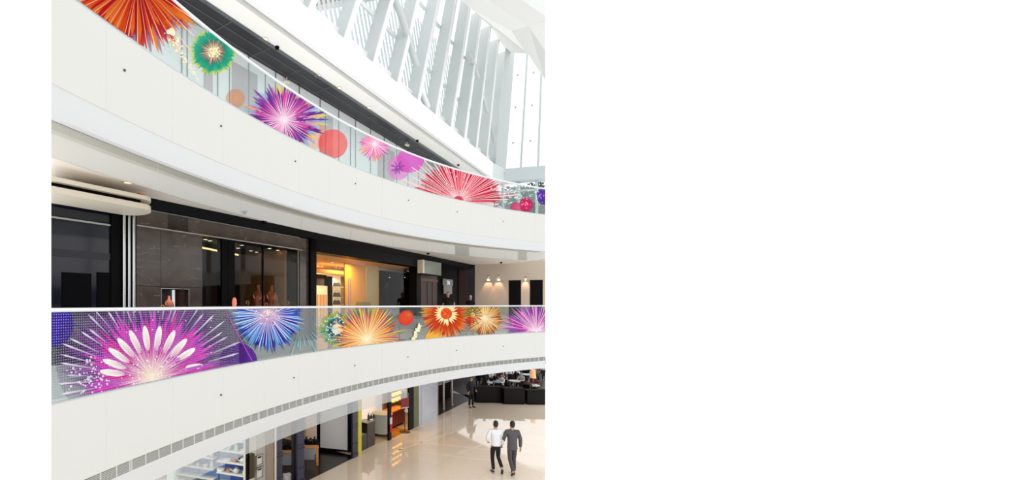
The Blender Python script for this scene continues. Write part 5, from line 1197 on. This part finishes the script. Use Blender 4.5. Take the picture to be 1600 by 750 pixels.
    for s in (-1, 1):
        a0, a1, a2 = [Vector(q) for q in arms[s]]
        ch_ = [(a0 + Vector((-s * .012, 0, -.012)), .064 + e * .6), (a0.lerp(a1, .5), .056 + e * .6)]
        if sleeves: ch_ += [(a1, .05 + e * .6), (a1.lerp(a2, .5), .045 + e * .5), (a1.lerp(a2, .95), .036 + e * .5)]
        else: ch_ += [(a0.lerp(a1, .75), .054)]
        g.chain(ch_, c2)
    jk = skinned('jacket' if jacket else 'shirt', g.v, g.e, top, root, sub)
    t = Sk(); p0 = t.chain([((0, 0, 1.04 + dz), (.14, .105)), ((0, 0, .97 + dz), (.15, .112)), ((0, 0, .91 + dz), (.152, .115))])
    for s in (-1, 1):
        l0, l1, l2 = [Vector(q) for q in legs[s]]
        t.chain([(l0 - Vector((0, 0, .05 if dz == 0 else 0)), .098), (l0.lerp(l1, .5), .084), (l1, .066), (l1.lerp(l2, .5), .064), (l1.lerp(l2, .97), .058)], p0)
    skinned('trousers', t.v, t.e, bottom, root, sub)
    for s in (-1, 1):
        l2 = Vector(legs[s][2]); q = Sk(); tv = Vector(toes[s]); q.chain([(l2 + Vector((0, -.035, -.045)), (.042, .04)), (l2.lerp(tv, .5) + Vector((0, 0, -.015)), (.045, .035)), (tv, (.045, .03)), (tv + (tv - l2).normalized() * .05 * Vector((1, 1, 0)).length / 1.4, (.035, .022))])
        skinned('shoe', q.v, q.e, SHOE, root, sub)
    h = Sk(); h.chain([((0, ly - .034, 1.555 + dz), (.05, .035)), ((0, ly - .036, 1.60 + dz), (.07, .058)), ((0, ly - .022, 1.66 + dz), (.088, .092)), ((0, ly - .01, 1.72 + dz), (.086, .092)), ((0, ly - .006, 1.765 + dz), (.06, .062)), ((0, ly, 1.785 + dz), .02)])
    skinned('hair' if cap is None else 'cap', h.v, h.e, hair if cap is None else cap, root, sub)
    if jacket:
        cl = Sk(); cl.chain([((-.05, ly - .028, 1.515 + dz), .012), ((-.03, ly - .052, 1.52 + dz), .012), ((0, ly - .06, 1.522 + dz), .012), ((.03, ly - .052, 1.52 + dz), .012), ((.05, ly - .028, 1.515 + dz), .012)]); skinned('shirt_collar', cl.v, cl.e, WHITE, jk, sub)
    return root
def cloth(n, c): return mat('cloth_' + n, c, .8, var=.06, scale=20)
WS, BT, GS, GT = cloth('white', (236, 238, 242)), cloth('black', (16, 15, 18)), cloth('suit_grey', (84, 82, 84)), cloth('suit_trouser', (72, 70, 72))
fwd = Vector((.1, 1, 0)).normalized()
person(onz(774.5, 738.5, 0), R_(-6), 1.80, 'walk', WS, BT, 'man in a white shirt and black trousers walking away beside the grey-suited man', sub=2)
person(onz(800.5, 740.5, 0), R_(-4), 1.82, 'walk2', GS, GT, 'man in a grey suit walking away across the polished floor', jacket=True, sub=2)
person(onz(736, 636.5, 0), R_(200), 1.76, 'stand', cloth('dark_blue', (34, 34, 48)), BT, 'person in dark clothes standing left of the cafe partitions', group=None)
# level 2 passers-by behind the glass
def l2p(x, w): q = sh(T(x, w), w, 4.7); return q
person(l2p(700, -1.1), R_(140), 1.80, 'walk', BT, BT, 'grey-haired person in a black short-sleeved shirt passing the room number sign', hair=mat('hair_grey', (150, 132, 126), .6), sleeves=False)
person(l2p(735, -1.0), R_(150), 1.66, 'stand', cloth('black_tee', (20, 16, 18)), cloth('red_trouser', (190, 46, 52)), 'person in a pale cap, black top and red trousers near the tan stone wall', cap=mat('cap_pale', (196, 202, 214), .6), sleeves=False)
def chair(p, rz, label):
    r = thing('cafe_chair', p, label, 'chair', 'dark cafe chairs'); r.rotation_euler = (0, 0, rz); o = Vector(p)
    MB().box(o + Vector((0, 0, .44)), (.46, .46, .05)).build('seat', PL, r, bevel=.01); MB().box(o + Vector((0, -.22, .68)), (.44, .04, .42)).build('backrest', PL, r, bevel=.01)
    for sx in (-1, 1):
        for sy in (-1, 1): MB().tube([o + Vector((sx * .19, sy * .19, 0)), o + Vector((sx * .19, sy * .19, .42))], .016, 6).build('leg', DARK, r)
shirts = [('white', (232, 234, 240)), ('navy', (40, 44, 66)), ('pale_grey', (176, 178, 186)), ('green', (52, 92, 66)), ('maroon', (86, 40, 44)), ('black', (24, 22, 26)), ('pale_blue', (160, 174, 200)), ('brown', (96, 72, 58))]
spots = []
for i, tp in enumerate(tpos):
    for a in ((30, 200) if i in (2, 5) else (20, 150, 265)): spots.append((i, a))
side_w = {20: 'right side', 30: 'right side', 150: 'left side', 200: 'left side', 265: 'near side'}
n = 0
for i, a in spots:
    ar = R_(a + i * 11); d = Vector((math.cos(ar), math.sin(ar), 0)); p_ = tpos[i] + d * .78; rz = math.atan2(-d.y, -d.x) - math.pi / 2
    chair(p_, rz, 'dark cafe chair at the %s of the table %s' % (side_w[a], names[i]))
    if (n % 6) != 5:
        nm, c_ = shirts[(n * 3 + i) % len(shirts)]
        person(p_, rz, 1.7, 'sit', cloth('c_' + nm, c_), BT, 'person in %s seated on the %s of the table %s' % (nm.replace('_', ' '), side_w[a], names[i]), group=None)
    n += 1
for (x, Y, nm, c_, lb) in ((757, 29.2, 'black', (24, 22, 26), 'person in black standing at the left end of the cafe partitions'), (764, 30.6, 'white', (232, 234, 240), 'person in white standing second from the left of the cafe'),
                           (783, 30.8, 'navy', (40, 44, 66), 'person in navy standing over the gap between two cafe partitions'), (797, 32.2, 'white', (232, 234, 240), 'person in white standing behind the middle cafe table'),
                           (815, 34.2, 'black', (24, 22, 26), 'person in black standing in the middle depth of the cafe'), (828, 36.0, 'pale_blue', (160, 174, 200), 'person in pale blue standing far back in the cafe'), (838, 33.0, 'maroon', (86, 40, 44), 'person in maroon standing behind the orange lamp'), (771, 31.2, 'white', (232, 234, 240), 'person in a white top standing behind the left cafe partition'), (781, 34.5, 'pale_grey', (176, 178, 186), 'person in a pale grey top standing deeper in the cafe, left'), (848, 38.0, 'white', (232, 234, 240), 'person in a white shirt standing at the far right of the cafe')):
    person(Vector(((x - CX) / F * Y, Y, 0)), R_(170), 1.72, 'stand', cloth('c_' + nm, c_), BT, lb)
# ------------------------------------------------------------------ the place is built only as far as the photo reaches: trim what runs on past it
def trim():
    planes = []
    for x, sgn in ((80, -1), (852, 1)):
        a = (x - CX) / F; planes.append(Vector((sgn * 1, -sgn * a, 0)).normalized())
    bpy.context.view_layer.update()
    for o in [o for o in bpy.data.objects if o.type == 'MESH']:
        mw = o.matrix_world
        vs = [mw @ v.co for v in o.data.vertices]
        if not vs: continue
        if o.get('reach') == 'all': continue
        for pl in planes:
            d = [v.dot(pl) for v in vs]
            if min(d) > -1e-5: bpy.data.objects.remove(o, do_unlink=True); break
            if max(d) > 1e-5:
                for md in list(o.modifiers):
                    if md.type in ('SKIN', 'SUBSURF'): break
                else:
                    if o.data.users > 1: o.data = o.data.copy()
                    inv = mw.inverted(); co = inv @ Vector((0, 0, 0)); no = (mw.to_3x3().transposed() @ pl)
                    bm = bmesh.new(); bm.from_mesh(o.data)
                    r = bmesh.ops.bisect_plane(bm, geom=bm.verts[:] + bm.edges[:] + bm.faces[:], plane_co=co, plane_no=no, clear_outer=True)
                    es = [e for e in r['geom_cut'] if isinstance(e, bmesh.types.BMEdge)]
                    if 2 < len(es) < 200 and not o.data.color_attributes and not o.data.uv_layers:
                        try: bmesh.ops.triangle_fill(bm, edges=es, use_beauty=True)
                        except Exception: pass
                    bm.to_mesh(o.data); bm.free()
                    vs = [mw @ v.co for v in o.data.vertices]
                    if not vs: bpy.data.objects.remove(o, do_unlink=True); break
trim()
for o in bpy.data.objects:
    if '_o' in o: del o['_o']
    if 'reach' in o: del o['reach']
for o in [o for o in bpy.data.objects if o.type == 'EMPTY' and not o.children]: bpy.data.objects.remove(o, do_unlink=True)
